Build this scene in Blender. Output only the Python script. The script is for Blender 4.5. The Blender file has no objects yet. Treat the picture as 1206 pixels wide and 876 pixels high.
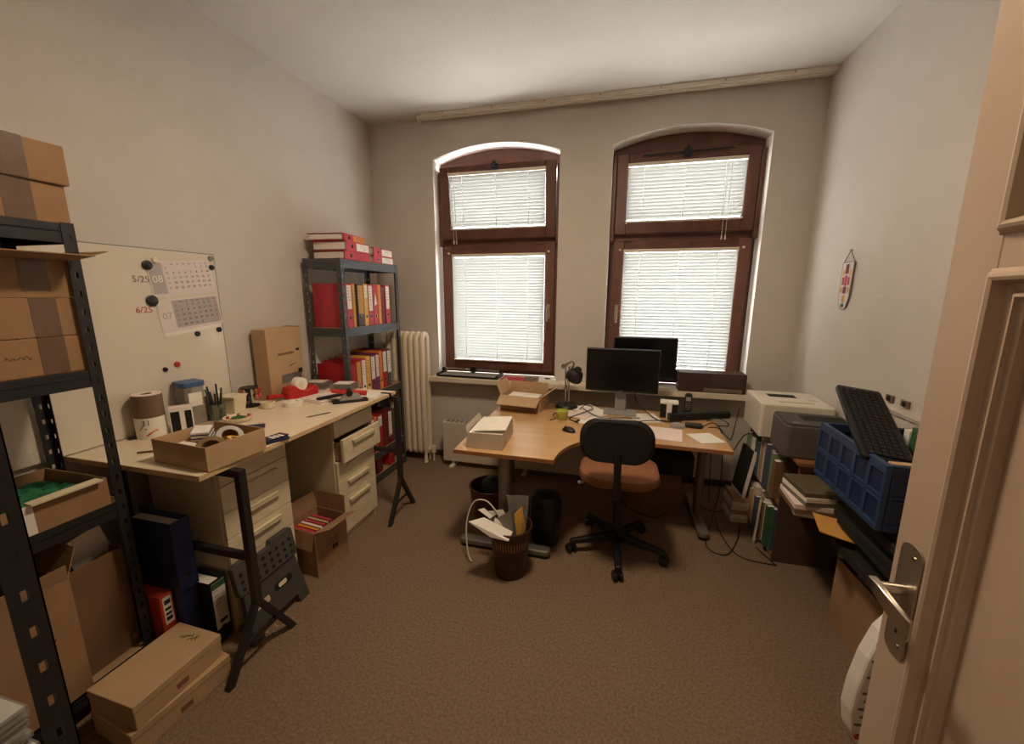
import bpy, bmesh, math, random
from mathutils import Vector, Matrix, Euler
random.seed(7)
S = bpy.context.scene
COL = S.collection
R = math.radians

# ------------------------------------------------------------------ camera
F_PX, CXP, CYP = 471.3149, 603.0, 438.0
YAW, PITCH, ROLL = 0.2538, 0.1928, 0.0043
CAM = Vector((2.2219, -3.4545, 1.575))
_f = Vector((-math.sin(YAW)*math.cos(PITCH), math.cos(YAW)*math.cos(PITCH), -math.sin(PITCH)))
_r = Vector((math.cos(YAW), math.sin(YAW), 0)); _u = _r.cross(_f)
_r2 = _r*math.cos(ROLL) + _u*math.sin(ROLL); _u2 = -_r*math.sin(ROLL) + _u*math.cos(ROLL)
_r, _u = _r2, _u2
cd = bpy.data.cameras.new('camera'); cam = bpy.data.objects.new('camera', cd); COL.objects.link(cam)
cd.sensor_width = 36; cd.sensor_fit = 'HORIZONTAL'; cd.lens = F_PX*36/1206; cd.clip_start = .03
mw = Matrix((( _r.x, _u.x, -_f.x, CAM.x), (_r.y, _u.y, -_f.y, CAM.y), (_r.z, _u.z, -_f.z, CAM.z), (0, 0, 0, 1)))
cam.matrix_world = mw
S.camera = cam

# ------------------------------------------------------------------ sky, exposure
W = bpy.data.worlds.new('sky'); S.world = W; W.use_nodes = True
bg = W.node_tree.nodes['Background']; bg.inputs[0].default_value = (.97, .985, 1.0, 1); bg.inputs[1].default_value = 17.0
S.view_settings.view_transform = 'Standard'; S.view_settings.look = 'None'
S.view_settings.gamma = 1; S.view_settings.exposure = 0.13; S.view_settings.use_curve_mapping = False
FILL_POWER, HALL_FILL_POWER = 30, 7
SLAT, TRANSL = -66, .06


def at(x, y, ax, v):
    """photo pixel -> point on the plane ax = v"""
    d = _f + _r*((x-CXP)/F_PX) - _u*((y-CYP)/F_PX)
    i = 'xyz'.index(ax); t = (v-CAM[i])/d[i]
    return CAM + d*t

RW, RH = 3.534, 3.036     # room width, height
XF = -3.5                 # front wall

# ------------------------------------------------------------------ materials
def lin(c):
    c = c/255
    return c/12.92 if c <= .04045 else ((c+.055)/1.055)**2.4
def rgb(t): return (lin(t[0]), lin(t[1]), lin(t[2]), 1)
MATS = {}
def mat(name, c, rough=.6, metal=0, var=.06, scale=12, bump=0, bscale=None, spec=.5, c2=None, stretch=None, coat=0):
    if name in MATS: return MATS[name]
    m = bpy.data.materials.new(name); m.use_nodes = True; nt = m.node_tree; N = nt.nodes; L = nt.links
    b = N['Principled BSDF']; b.inputs['Roughness'].default_value = rough; b.inputs['Metallic'].default_value = metal
    b.inputs['Specular IOR Level'].default_value = spec; b.inputs['Coat Weight'].default_value = coat
    tc = N.new('ShaderNodeTexCoord'); mp = N.new('ShaderNodeMapping'); L.new(tc.outputs['Object'], mp.inputs[0])
    if stretch: mp.inputs['Scale'].default_value = stretch
    no = N.new('ShaderNodeTexNoise'); no.inputs['Scale'].default_value = scale; no.inputs['Detail'].default_value = 5
    L.new(mp.outputs[0], no.inputs['Vector'])
    mx = N.new('ShaderNodeMix'); mx.data_type = 'RGBA'
    a = rgb(c); q = rgb(c2) if c2 else None
    if q: A, B = a, q
    else:
        A = tuple(min(1, v*(1-var)) for v in a[:3])+(1,); B = tuple(min(1, v*(1+var)) for v in a[:3])+(1,)
    mx.inputs[6].default_value = A; mx.inputs[7].default_value = B
    rp = N.new('ShaderNodeMapRange'); rp.inputs[1].default_value = .3; rp.inputs[2].default_value = .7
    L.new(no.outputs[0], rp.inputs[0]); L.new(rp.outputs[0], mx.inputs[0]); L.new(mx.outputs[2], b.inputs['Base Color'])
    if bump:
        n2 = N.new('ShaderNodeTexNoise'); n2.inputs['Scale'].default_value = bscale or scale*4; n2.inputs['Detail'].default_value = 3
        L.new(mp.outputs[0], n2.inputs['Vector'])
        bp = N.new('ShaderNodeBump'); bp.inputs['Strength'].default_value = bump; bp.inputs['Distance'].default_value = .01
        L.new(n2.outputs[0], bp.inputs['Height']); L.new(bp.outputs[0], b.inputs['Normal'])
    MATS[name] = m
    return m

def mat_blind():
    m = bpy.data.materials.new('blind_slat'); m.use_nodes = True; nt = m.node_tree; N = nt.nodes; L = nt.links
    o = N['Material Output']; N.remove(N['Principled BSDF'])
    d = N.new('ShaderNodeBsdfDiffuse'); d.inputs[0].default_value = rgb((172, 172, 166))
    t = N.new('ShaderNodeBsdfTranslucent'); t.inputs[0].default_value = rgb((222, 226, 220))
    x = N.new('ShaderNodeMixShader'); x.inputs[0].default_value = TRANSL
    L.new(d.outputs[0], x.inputs[1]); L.new(t.outputs[0], x.inputs[2]); L.new(x.outputs[0], o.inputs[0])
    return m
LADDER = None
def mat_ladder():
    m = bpy.data.materials.new('ladder_cord'); m.use_nodes = True; nt = m.node_tree; N = nt.nodes
    o = N['Material Output']; N.remove(N['Principled BSDF'])
    t = N.new('ShaderNodeBsdfTranslucent'); t.inputs[0].default_value = rgb((206, 206, 200)); nt.links.new(t.outputs[0], o.inputs[0])
    return m
def mat_glass(name, tint=(255, 255, 255), gl=.07, rough=.02, dif=0, dcol=(220, 220, 215)):
    m = bpy.data.materials.new(name); m.use_nodes = True; nt = m.node_tree; N = nt.nodes; L = nt.links
    o = N['Material Output']; N.remove(N['Principled BSDF'])
    t = N.new('ShaderNodeBsdfTransparent'); t.inputs[0].default_value = rgb(tint)
    g = N.new('ShaderNodeBsdfGlossy'); g.inputs['Roughness'].default_value = rough
    x = N.new('ShaderNodeMixShader'); x.inputs[0].default_value = gl
    L.new(t.outputs[0], x.inputs[1]); L.new(g.outputs[0], x.inputs[2])
    last = x
    if dif:
        d = N.new('ShaderNodeBsdfDiffuse'); d.inputs[0].default_value = rgb(dcol)
        y = N.new('ShaderNodeMixShader'); y.inputs[0].default_value = dif
        L.new(x.outputs[0], y.inputs[1]); L.new(d.outputs[0], y.inputs[2]); last = y
    L.new(last.outputs[0], o.inputs[0])
    return m

WALL = mat("wall_paint", (208, 199, 187), .9, var=.02, scale=5, bump=.35, bscale=160, spec=.2)
CEIL = mat('ceiling_paint', (214, 208, 198), .95, var=.015, scale=3, bump=.15, bscale=120, spec=.2)
CARPET = mat("carpet", (124, 101, 80), 1, scale=90, c2=(158, 132, 108), bump=.9, bscale=240, spec=.05)
WHITE = mat('white_gloss_paint', (226, 216, 200), .35, var=.02)
DOORP = mat("door_paint", (190, 166, 144), .38, var=.02, bump=.05, bscale=60)
BASEB = mat('baseboard_wood', (74, 54, 42), .6, var=.1)
WOODR = mat('window_wood', (110, 68, 52), .42, scale=8, c2=(86, 50, 38), stretch=(1, 1, .15), bump=.1)
BLIND = mat_blind()
LADDER = mat_ladder()
PANE = mat_glass('window_glass')
MARBLE = mat('sill_stone', (222, 208, 186), .35, var=.04, scale=6)
BEECH = mat('beech_top', (206, 166, 116), .25, scale=5, c2=(196, 152, 102), stretch=(.5, 6, 1), coat=.15)
BEECHE = mat('beech_edge', (150, 100, 54), .5, var=.1)
MELA = mat('white_tabletop', (226, 208, 180), .4, var=.03, scale=4)
MELAE = mat('chipboard_edge', (206, 176, 132), .7, var=.1, scale=60)
CAB = mat('white_cabinet', (220, 202, 170), .45, var=.03)
CABIN = mat('cabinet_side', (170, 140, 104), .6, var=.05)
BLKM = mat('black_powdercoat', (38, 34, 34), .5, var=.08)
RACKB = mat('rack_black', (44, 44, 46), .42, metal=.2, var=.1, scale=30)
RACKG = mat('rack_grey', (84, 88, 90), .38, metal=.3, var=.08, scale=20)
CARD = mat('cardboard', (164, 128, 92), .85, scale=6, c2=(150, 115, 81), bump=.08, bscale=120)
CARD2 = mat('cardboard_pale', (190, 158, 120), .85, scale=6, c2=(178, 146, 108), bump=.05, bscale=120)
CARDD = mat('cardboard_dark', (132, 98, 68), .9, scale=6, c2=(118, 86, 58))
TAPE = mat('packing_tape', (112, 88, 68), .3, var=.1, scale=40)
PAPER = mat('paper', (236, 228, 216), .85, var=.03)
PAPERP = mat('paper_pinkish', (232, 212, 202), .85, var=.03)
GREYBOX = mat('grey_card', (196, 180, 160), .8, var=.04)
RED = mat('binder_red', (176, 30, 34), .5, var=.08, scale=30)
REDP = mat('binder_pinkred', (190, 62, 74), .5, var=.06)
DRED = mat('binder_darkred', (112, 26, 32), .5, var=.08)
ORANGE = mat('binder_orange', (222, 134, 58), .5, var=.05)
YELLOW = mat('binder_yellow', (226, 176, 80), .5, var=.05)
OCHRE = mat('label_ochre', (198, 152, 84), .7, var=.05)
GREYB = mat('binder_grey', (84, 78, 76), .6, scale=60, var=.2)
PURPLE = mat('binder_purple', (122, 52, 86), .5, var=.05)
BLUE = mat('binder_blue', (34, 40, 82), .5, var=.08)
DARK = mat('dark_interior', (20, 18, 18), .8)
PLBLK = mat('black_plastic', (24, 23, 24), .42, var=.1)
PLBLK2 = mat('black_matte', (22, 20, 20), .8, var=.2, scale=60)
SCREEN = mat('screen_off', (12, 12, 14), .22, var=.02)
CHROME = mat('chrome', (196, 190, 182), .22, metal=1, var=.03)
STEEL = mat('brushed_steel', (176, 164, 148), .36, metal=.9, var=.06, stretch=(1, 1, .1), scale=40)
GREYM = mat('grey_metal', (132, 126, 118), .42, metal=.5, var=.04)
SILV = mat('silver_grey_plastic', (150, 146, 140), .5, var=.04)
PRGREY = mat('printer_grey', (92, 86, 82), .5, var=.04)
PRWHT = mat('printer_white', (222, 212, 194), .5, var=.02)
BROWNP = mat('brown_plastic', (58, 34, 26), .4, var=.1)
REDBIN = mat('maroon_plastic', (92, 38, 34), .4, var=.1)
SEATF = mat('seat_fabric', (142, 92, 62), .95, scale=80, var=.12, bump=.3, bscale=300)
BACKF = mat('black_fabric', (26, 23, 22), .95, scale=80, var=.2)
WOODS = mat('bookcase_wood', (150, 104, 66), .6, scale=6, c2=(128, 84, 50), stretch=(1, .2, 4))
CRATE = mat('crate_blue', (42, 64, 98), .42, var=.06)
CRATED = mat('crate_blue_dark', (26, 40, 78), .5, var=.08)
GREEN = mat('green_cloth', (36, 112, 72), .9, var=.3, scale=40, bump=.5, bscale=60)
GREEND = mat('green_felt', (58, 96, 52), .9, var=.2)
LIME = mat('lime_cup', (186, 190, 84), .5, var=.04)
CREAM = mat('cream_plastic', (226, 210, 178), .5, var=.03)
CLEAR = mat_glass('clear_plastic', (235, 238, 238), .12, .08, .22, (200, 196, 188))
JARGLASS = mat_glass('jar_glass', (214, 226, 218), .14, .05, .08, (150, 170, 150))
BLUELID = mat('blue_lid', (62, 92, 138), .45, var=.04)
SAND = mat('canister_fill', (146, 118, 86), .9, var=.15, scale=60)
BROWNROLL = mat('label_roll_brown', (116, 92, 70), .7, var=.05, scale=40, stretch=(1, 1, 20))
DISPRED = mat('dispenser_red', (186, 36, 34), .4, var=.05)
WOODK = mat('wood_knob', (176, 104, 62), .5, var=.1)
RADIO = mat('radio_case', (70, 48, 40), .5, var=.1, stretch=(1, 1, 6))
INK = mat('ink_black', (44, 36, 32), .8)
INKG = mat('ink_grey', (120, 108, 100), .8)
INKR = mat('ink_red', (186, 74, 58), .8)
GLASSB = mat('whiteboard_glass', (220, 208, 190), .12, var=.01, scale=2, spec=.5)
GLASSE = mat('glass_edge', (128, 138, 128), .2, var=.05)
CALP = mat('calendar_paper', (222, 208, 200), .8, var=.02)
CALG = mat('calendar_grey', (178, 168, 164), .8, var=.02)
MAGB = mat('magnet_black', (26, 26, 28), .4)
MAGR = mat('magnet_red', (176, 40, 36), .4)
HEAT = mat('heater_enamel', (206, 194, 176), .5, var=.02)
RADI = mat('radiator_enamel', (232, 216, 190), .35, var=.03)
CABLE = mat('cable_rubber', (26, 24, 24), .55)
CABLEW = mat('cable_white', (222, 214, 200), .5)
ENVEL = mat('orange_envelope', (214, 154, 72), .7, var=.04)
BAG = mat('black_bag', (20, 18, 18), .5, var=.3, scale=20, bump=.4, bscale=25)
NAVY = mat('navy_packet', (30, 36, 70), .35, var=.1)

# ------------------------------------------------------------------ mesh builder
class MB:
    def __init__(s): s.v = []; s.f = []
    def _a(s, vs, fs):
        n = len(s.v); s.v += [tuple(v) for v in vs]; s.f += [tuple(i+n for i in f) for f in fs]; return s
    def hexa(s, p):
        return s._a(p, [(0, 3, 2, 1), (4, 5, 6, 7), (0, 1, 5, 4), (1, 2, 6, 5), (2, 3, 7, 6), (3, 0, 4, 7)])
    def b(s, x0, x1, y0, y1, z0, z1):
        return s.hexa([(x0, y0, z0), (x1, y0, z0), (x1, y1, z0), (x0, y1, z0), (x0, y0, z1), (x1, y0, z1), (x1, y1, z1), (x0, y1, z1)])
    def obox(s, c, d, rot=(0, 0, 0)):
        m = Euler(rot).to_matrix(); c = Vector(c); h = [x/2 for x in d]
        P = [(-1, -1, -1), (1, -1, -1), (1, 1, -1), (-1, 1, -1), (-1, -1, 1), (1, -1, 1), (1, 1, 1), (-1, 1, 1)]
        return s.hexa([c + m @ Vector((a*h[0], b_*h[1], e*h[2])) for a, b_, e in P])
    def cyl(s, p0, p1, r0, r1=None, n=16, cap=True):
        p0, p1 = Vector(p0), Vector(p1); r1 = r0 if r1 is None else r1
        d = (p1-p0).normalized(); a = d.orthogonal().normalized(); b_ = d.cross(a)
        vs = []
        for p, r in ((p0, r0), (p1, r1)):
            for k in range(n):
                t = 2*math.pi*k/n; vs.append(p + a*(r*math.cos(t)) + b_*(r*math.sin(t)))
        fs = [(k, (k+1) % n, n+(k+1) % n, n+k) for k in range(n)]
        if cap: fs += [tuple(range(n-1, -1, -1)), tuple(range(n, 2*n))]
        return s._a(vs, fs)
    def tube(s, pts, r, n=8, closed=False):
        P = [Vector(p) for p in pts]; m = len(P); vs = []; up = None
        for i in range(m):
            if closed: d = P[(i+1) % m]-P[i-1]
            else: d = P[min(i+1, m-1)]-P[max(i-1, 0)]
            d.normalize()
            if up is None: up = d.orthogonal().normalized()
            a = (up - d*up.dot(d))
            a = a.normalized() if a.length > 1e-6 else d.orthogonal().normalized()
            up = a; b_ = d.cross(a); rr = r[i] if isinstance(r, (list, tuple)) else r
            for k in range(n):
                t = 2*math.pi*k/n; vs.append(P[i] + a*(rr*math.cos(t)) + b_*(rr*math.sin(t)))
        fs = []
        for i in range(m if closed else m-1):
            j = (i+1) % m
            for k in range(n): fs.append((i*n+k, i*n+(k+1) % n, j*n+(k+1) % n, j*n+k))
        if not closed: fs += [tuple(range(n-1, -1, -1)), tuple(range((m-1)*n, m*n))]
        return s._a(vs, fs)
    def lathe(s, prof, c=(0, 0, 0), n=24, closed=False):
        vs = []; m = len(prof)
        for r, z in prof:
            for k in range(n):
                t = 2*math.pi*k/n; vs.append((c[0]+r*math.cos(t), c[1]+r*math.sin(t), c[2]+z))
        fs = []
        for i in range(m if closed else m-1):
            j = (i+1) % m
            for k in range(n): fs.append((i*n+k, i*n+(k+1) % n, j*n+(k+1) % n, j*n+k))
        if not closed:
            if prof[0][0] > 1e-4: fs.append(tuple(range(n-1, -1, -1)))
            if prof[-1][0] > 1e-4: fs.append(tuple(range((m-1)*n, m*n)))
        return s._a(vs, fs)
    def prism(s, poly, a0, a1, ax='z'):
        n = len(poly)
        def P(u, v, w): return {'z': (u, v, w), 'y': (u, w, v), 'x': (w, u, v)}[ax]
        vs = [P(u, v, a0) for u, v in poly] + [P(u, v, a1) for u, v in poly]
        fs = [tuple(range(n-1, -1, -1)), tuple(range(n, 2*n))] + [(k, (k+1) % n, n+(k+1) % n, n+k) for k in range(n)]
        return s._a(vs, fs)
    def ring(s, x0, x1, z0, z1, prof):
        """picture-frame moulding in the xz plane; prof = [(inset, y), ...]"""
        vs = []; m = len(prof)
        for d, y in prof: vs += [(x0+d, y, z0+d), (x1-d, y, z0+d), (x1-d, y, z1-d), (x0+d, y, z1-d)]
        fs = [(i*4+k, i*4+(k+1) % 4, (i+1)*4+(k+1) % 4, (i+1)*4+k) for i in range(m-1) for k in range(4)]
        return s._a(vs, fs)
    def quad(s, *p): return s._a(p, [tuple(range(len(p)))])
    def mesh(s, name, m, smooth=False):
        me = bpy.data.meshes.new(name); me.from_pydata(s.v, [], s.f); me.materials.append(m)
        bm = bmesh.new(); bm.from_mesh(me); bmesh.ops.recalc_face_normals(bm, faces=bm.faces); bm.to_mesh(me); bm.free()
        if smooth:
            me.polygons.foreach_set('use_smooth', [True]*len(me.polygons)); me.set_sharp_from_angle(angle=R(42))
        return me
    def build(s, name, m, parent=None, smooth=False, bev=0, loc=None, rot=None, seg=2):
        o = bpy.data.objects.new(name, s.mesh(name, m, smooth)); COL.objects.link(o)
        if parent: o.parent = parent
        if loc is not None: o.location = loc
        if rot is not None: o.rotation_euler = rot
        if bev:
            md = o.modifiers.new('bevel', 'BEVEL'); md.width = bev; md.segments = seg; md.limit_method = 'ANGLE'; md.angle_limit = R(40)
        return o

def tag(o, label=None, cat=None, group=None, kind=None):
    if label: o['label'] = label
    if cat: o['category'] = cat
    if group: o['group'] = group
    if kind: o['kind'] = kind
    return o
def thing(name, label, cat, loc=(0, 0, 0), rz=0, group=None, rot=None):
    o = bpy.data.objects.new(name, None); COL.objects.link(o); o.empty_display_size = .05
    o.location = loc; o.rotation_euler = rot if rot else (0, 0, rz)
    return tag(o, label, cat, group)
def struct(o, label=None): return tag(o, label, None, None, 'structure')
def text(s, size, m, parent, loc, rot, name='lettering', depth=.0004, align='CENTER', sx=1):
    c = bpy.data.curves.new(name, 'FONT'); c.body = s; c.size = size; c.align_x = align; c.align_y = 'CENTER'; c.extrude = depth; c.resolution_u = 2
    t = bpy.data.objects.new(name, c); COL.objects.link(t)
    dg = bpy.context.evaluated_depsgraph_get(); me = bpy.data.meshes.new_from_object(t.evaluated_get(dg))
    COL.objects.unlink(t); bpy.data.objects.remove(t); me.materials.clear(); me.materials.append(m)
    o = bpy.data.objects.new(name, me); COL.objects.link(o); o.parent = parent; o.location = loc; o.rotation_euler = rot; o.scale = (sx, 1, 1)
    return o
def scribble(n, w, h, seed):
    rr = random.Random(seed); pts = []
    for k in range(n*4+1):
        u = k/(n*4); pts.append((u*w - w/2, h*.5*(math.sin(u*n*6.283) + rr.uniform(-.6, .6)), 0))
    return pts
def smooth_path(pts, n=8):
    P = [Vector(p) for p in pts]; out = []
    for i in range(len(P)-1):
        p0 = P[max(i-1, 0)]; p1 = P[i]; p2 = P[i+1]; p3 = P[min(i+2, len(P)-1)]
        for k in range(n):
            t = k/n; out.append(.5*((2*p1) + (p2-p0)*t + (2*p0-5*p1+4*p2-p3)*t*t + (3*p1-p0-3*p2+p3)*t**3))
    return out + [P[-1]]
def rrect(w, h, r, n=5):
    out = []
    for cx, cy, a in ((w/2-r, h/2-r, 0), (-w/2+r, h/2-r, 90), (-w/2+r, -h/2+r, 180), (w/2-r, -h/2+r, 270)):
        for k in range(n+1):
            t = R(a+90*k/n); out.append((cx+r*math.cos(t), cy+r*math.sin(t)))
    return out

# ================================================================== ROOM
WT = .30
SPRING, RISE = 2.708, .095
WIN = ((.609, 1.715), (2.128, 3.226))
SILL = .825
def arch(x0, x1, z, rise, n=16, inset=0):
    xc = (x0+x1)/2; h = (x1-x0)/2; rad = (h*h+rise*rise)/(2*rise); out = []
    for k in range(n+1):
        x = x0 + (x1-x0)*k/n
        out.append((x, z + math.sqrt(rad*rad-(x-xc)**2) - (rad-rise)))
    return out

struct(MB().b(-.1, RW+.1, -5.3, .3, -.1, 0).build('floor', CARPET), 'brown flecked carpet floor')
struct(MB().b(-.1, RW+.1, -5.3, .3, RH, RH+.1).build('ceiling', CEIL), 'plain white plaster ceiling')
struct(MB().b(-.12, 0, -5.3, .3, 0, RH).build('wall_left', WALL), 'long white wall behind the work table')
struct(MB().b(RW, RW+.12, -5.3, .3, 0, RH).build('wall_right', WALL), 'white wall behind the printers')
mb = MB()
def wq(x0, x1, z0, z1): mb.quad((x0, 0, z0), (x1, 0, z0), (x1, 0, z1), (x0, 0, z1))
wq(0, WIN[0][0], 0, RH); wq(WIN[0][1], WIN[1][0], 0, RH); wq(WIN[1][1], RW, 0, RH)
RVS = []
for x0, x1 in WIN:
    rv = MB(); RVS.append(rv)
    wq(x0, x1, 0, SILL-.02)
    A = arch(x0, x1, SPRING, RISE)
    for (xa, za), (xb, zb) in zip(A, A[1:]):
        mb.quad((xa, 0, za), (xb, 0, zb), (xb, 0, RH), (xa, 0, RH))
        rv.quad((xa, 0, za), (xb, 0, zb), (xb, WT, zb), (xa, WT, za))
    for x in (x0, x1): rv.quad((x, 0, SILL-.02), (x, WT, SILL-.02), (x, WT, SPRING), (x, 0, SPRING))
    mb.quad((x0, 0, SILL-.02), (x1, 0, SILL-.02), (x1, WT, SILL-.02), (x0, WT, SILL-.02))
wb_ = struct(mb.build('wall_back', WALL), 'window wall with two arched window openings')
for rv in RVS: rv.build('window_reveal', mat('reveal_lit_paint', (246, 241, 232), .7, var=.02, scale=5), wb_)  # whiter than the wall: window light on the reveals put into the colour
DX0, DX1, DH = 1.83, 2.79, 2.12
mb = MB().b(0, DX0, XF-.14, XF, 0, RH).b(DX1, RW, XF-.14, XF, 0, RH).b(DX0, DX1, XF-.14, XF, DH, RH)
struct(mb.build('wall_front', WALL), 'white wall with the doorway')
struct(MB().b(0, RW, -5.3, -5.2, 0, RH).build('wall_hall', WALL), 'far wall of the hallway')
struct(MB().b(WIN[0][0]-.4, RW, -.018, -.001, 0, .055).build('baseboard_back', BASEB), 'dark wooden baseboard under the windows')
struct(MB().b(.001, .016, XF, -.02, 0, .055).build('baseboard_left', BASEB), 'dark wooden baseboard along the left wall')
struct(MB().b(RW-.016, RW-.001, XF, -.02, 0, .055).build('baseboard_right', BASEB), 'dark wooden baseboard along the right wall')
# window sill
mb = MB().b(.58, 3.21, -.155, -.0005, SILL-.045, SILL)
for x0, x1 in WIN: mb.b(x0+.002, x1-.002, -.0005, .16, SILL-.019, SILL)
struct(mb.build('trim_1', MARBLE, bev=.004), 'long pale stone window sill under both windows')

# ---- windows
FY = .19      # frame centre depth in the wall
def blind(label, group, x0, x1, z0, z1, y, pivot=None, ang=0, cord=None):
    t = thing('venetian_blind', label, 'blind', (x0, y, z0), 0, group)
    w = x1-x0; h = z1-z0
    if pivot is not None:
        py, pz = pivot; c, s = math.cos(ang), math.sin(ang); dy, dz = y-py, z0-pz
        t.location = (x0, py + c*dy - s*dz, pz + s*dy + c*dz); t.rotation_euler = (ang, 0, 0)
    MB().b(0, w, -.012, .012, h-.026, h).build('head_rail', WHITE, t, bev=.003)
    MB().b(0, w, -.011, .011, 0, .012).build('bottom_rail', WHITE, t, bev=.003)
    mb = MB(); n = int((h-.045)/.025); tl = R(SLAT)
    dy, dz = .0146*math.cos(tl), .0146*math.sin(tl)
    for k in range(n):
        z = .022 + (h-.055)*(k+.5)/n
        mb.quad((.004, -dy, z-dz), (w-.004, -dy, z-dz), (w-.004, 0, z+.0012), (.004, 0, z+.0012))
        mb.quad((.004, 0, z+.0012), (w-.004, 0, z+.0012), (w-.004, dy, z+dz), (.004, dy, z+dz))
    tag(mb.build('slats', BLIND, t), kind='stuff')
    for u in (.15, .5, .83):
        MB().b(u*w-.003, u*w+.003, -.0135, -.0130, .01, h-.02).build('ladder_tape', LADDER, t)
    if cord:
        cx, cl = cord
        for d in (0, .026):
            MB().cyl((cx+d, -.018, h-.02), (cx+d, -.018, -cl), .0016, n=6).build('pull_cord', WHITE, t)
            MB().cyl((cx+d, -.018, -cl), (cx+d, -.018, -cl-.03), .004, .006, n=8).build('cord_tassel', WHITE, t)
    return t
def window(n, x0, x1, ang, handle_x, label):
    w = bpy.data.objects.new('window_%d' % n, None); COL.objects.link(w); w.location = (0, FY, 0); struct(w, label)
    jb = .045; a = arch(x0+.001, x1-.001, SPRING-.001, RISE)
    mb = MB().b(x0+.001, x0+jb, -.035, .04, SILL+.001, SPRING-.075).b(x1-jb, x1-.001, -.035, .04, SILL+.001, SPRING-.075)
    mb.b(x0+jb, x1-jb, -.035, .04, SILL+.001, SILL+.07).b(x0+jb, x1-jb, -.03, .04, 1.985, 2.085)
    mb.prism([(x0+.001, SPRING-.075), (x1-.001, SPRING-.075)] + a[::-1], -.035, .04, 'y')
    mb.b(x0+.001, x0+.033, -.10, -.035, 2.0, SPRING-.075).b(x1-.033, x1-.001, -.10, -.035, 2.0, SPRING-.075)
    mb.build('outer_frame', WOODR, w, bev=.004)
    m = .088
    def sash(nm, z0, z1, an):
        X0, X1 = x0+jb-.008, x1-jb+.008; hh = z1-z0
        mb = MB(); y0, y1 = -.06, -.0
        mb.b(X0, X0+m, y0, y1, 0, hh).b(X1-m, X1, y0, y1, 0, hh).b(X0+m, X1-m, y0, y1, 0, m).b(X0+m, X1-m, y0, y1, hh-m, hh)
        o = mb.build(nm, WOODR, w, bev=.006, loc=(0, -.037, z0), rot=(an, 0, 0))
        MB().b(X0+m-.004, X1-m+.004, -.03, -.026, m-.004, hh-m+.004).build('pane', PANE, o)
        MB().ring(X0+m, X1-m, m, hh-m, [(0, -.058), (.008, -.05), (.008, -.03)]).build('glazing_bead', WOODR, o)
        return o
    up = sash('transom_sash', 2.058, 2.662, ang)
    lo = sash('lower_sash', SILL+.05, 2.003, 0)
    # transom opener
    xc = (x0+x1)/2
    op = MB().b(xc-.03, xc+.03, -.1, -.06, .55, .6).b(xc-.012, xc+.012, -.12, -.06, .575, .615).build('transom_latch', PLBLK, up, bev=.003)
    if ang == 0:
        MB().cyl((xc-.32, -.075, .578), (xc+.32, -.075, .592), .006, n=8).build('opener_rod', PLBLK, up)
    for hx in (x0+.15, x1-.16):
        MB().b(hx-.03, hx+.03, -.075, -.06, -.006, .008).build('hinge', WOODR, lo, loc=(0, 0, 1.13))
    for hx in (x0+.09, x1-.09):
        MB().cyl((hx, -.075, 1.06), (hx, -.06, 1.06), .009, n=10).build('cover_cap', CREAM, lo)
    hd = MB().prism(rrect(.028, .13, .012), -.068, -.0605, 'y').build('window_handle', STEEL, lo, loc=(handle_x, 0, .55))
    MB().cyl((0, -.066, .025), (0, -.11, .025), .009, n=10).obox((0, -.11, -.025), (.02, .014, .125)).build('lever', STEEL, hd, bev=.004)
    return w
W1A = R(5.2)
window(1, WIN[0][0], WIN[0][1], W1A, WIN[0][1]-.085, 'left arched window with its transom sash tilted open')
window(2, WIN[1][0], WIN[1][1], 0, WIN[1][0]+.085, 'right arched window with closed transom sash')
BY = FY-.037-.076
blind('half-height white blind in the tilted transom of the window by the radiator', None, WIN[0][0]+.125, WIN[0][1]-.118, 2.142, 2.608, BY, (FY-.037, 2.058), W1A, (.03, .09))
blind('tall white blind in the lower sash above the paper trimmer', None, WIN[0][0]+.125, WIN[0][1]-.118, .955, 1.925, BY)
blind('half-height white blind in the closed transom above the monitors', None, WIN[1][0]+.118, WIN[1][1]-.125, 2.142, 2.585, BY, None, 0, (.72, .12))
blind('tall white blind in the lower sash behind the monitors and radio', None, WIN[1][0]+.118, WIN[1][1]-.125, .955, 1.935, BY)

# ---- curtain rail
t = thing('curtain_rail', 'long cream three-track curtain rail on the ceiling above both windows', 'curtain rail', (.56, -.07, RH))
mb = MB().b(0, 2.965, -.036, .036, -.02, -.0005)
for y in (-.034, 0, .034): mb.b(0, 2.965, y-.004, y+.004, -.03, -.02)
mb.build('track', mat('rail_white', (236, 228, 214), .4), t)
for y in (-.026, 0, .026):
    MB().tube(smooth_path([(.02, y, -.02), (-.02, y, -.02), (-.034, y*.9, -.026), (-.03, y*.8, -.042)], 5), .010, 8).build('end_curve', WHITE, t, smooth=True)
for k in range(7):
    MB().cyl((.2+k*.42, -.0375, -.012), (.2+k*.42, -.036, -.012), .005, n=8).build('screw', GREYM, t)

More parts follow.
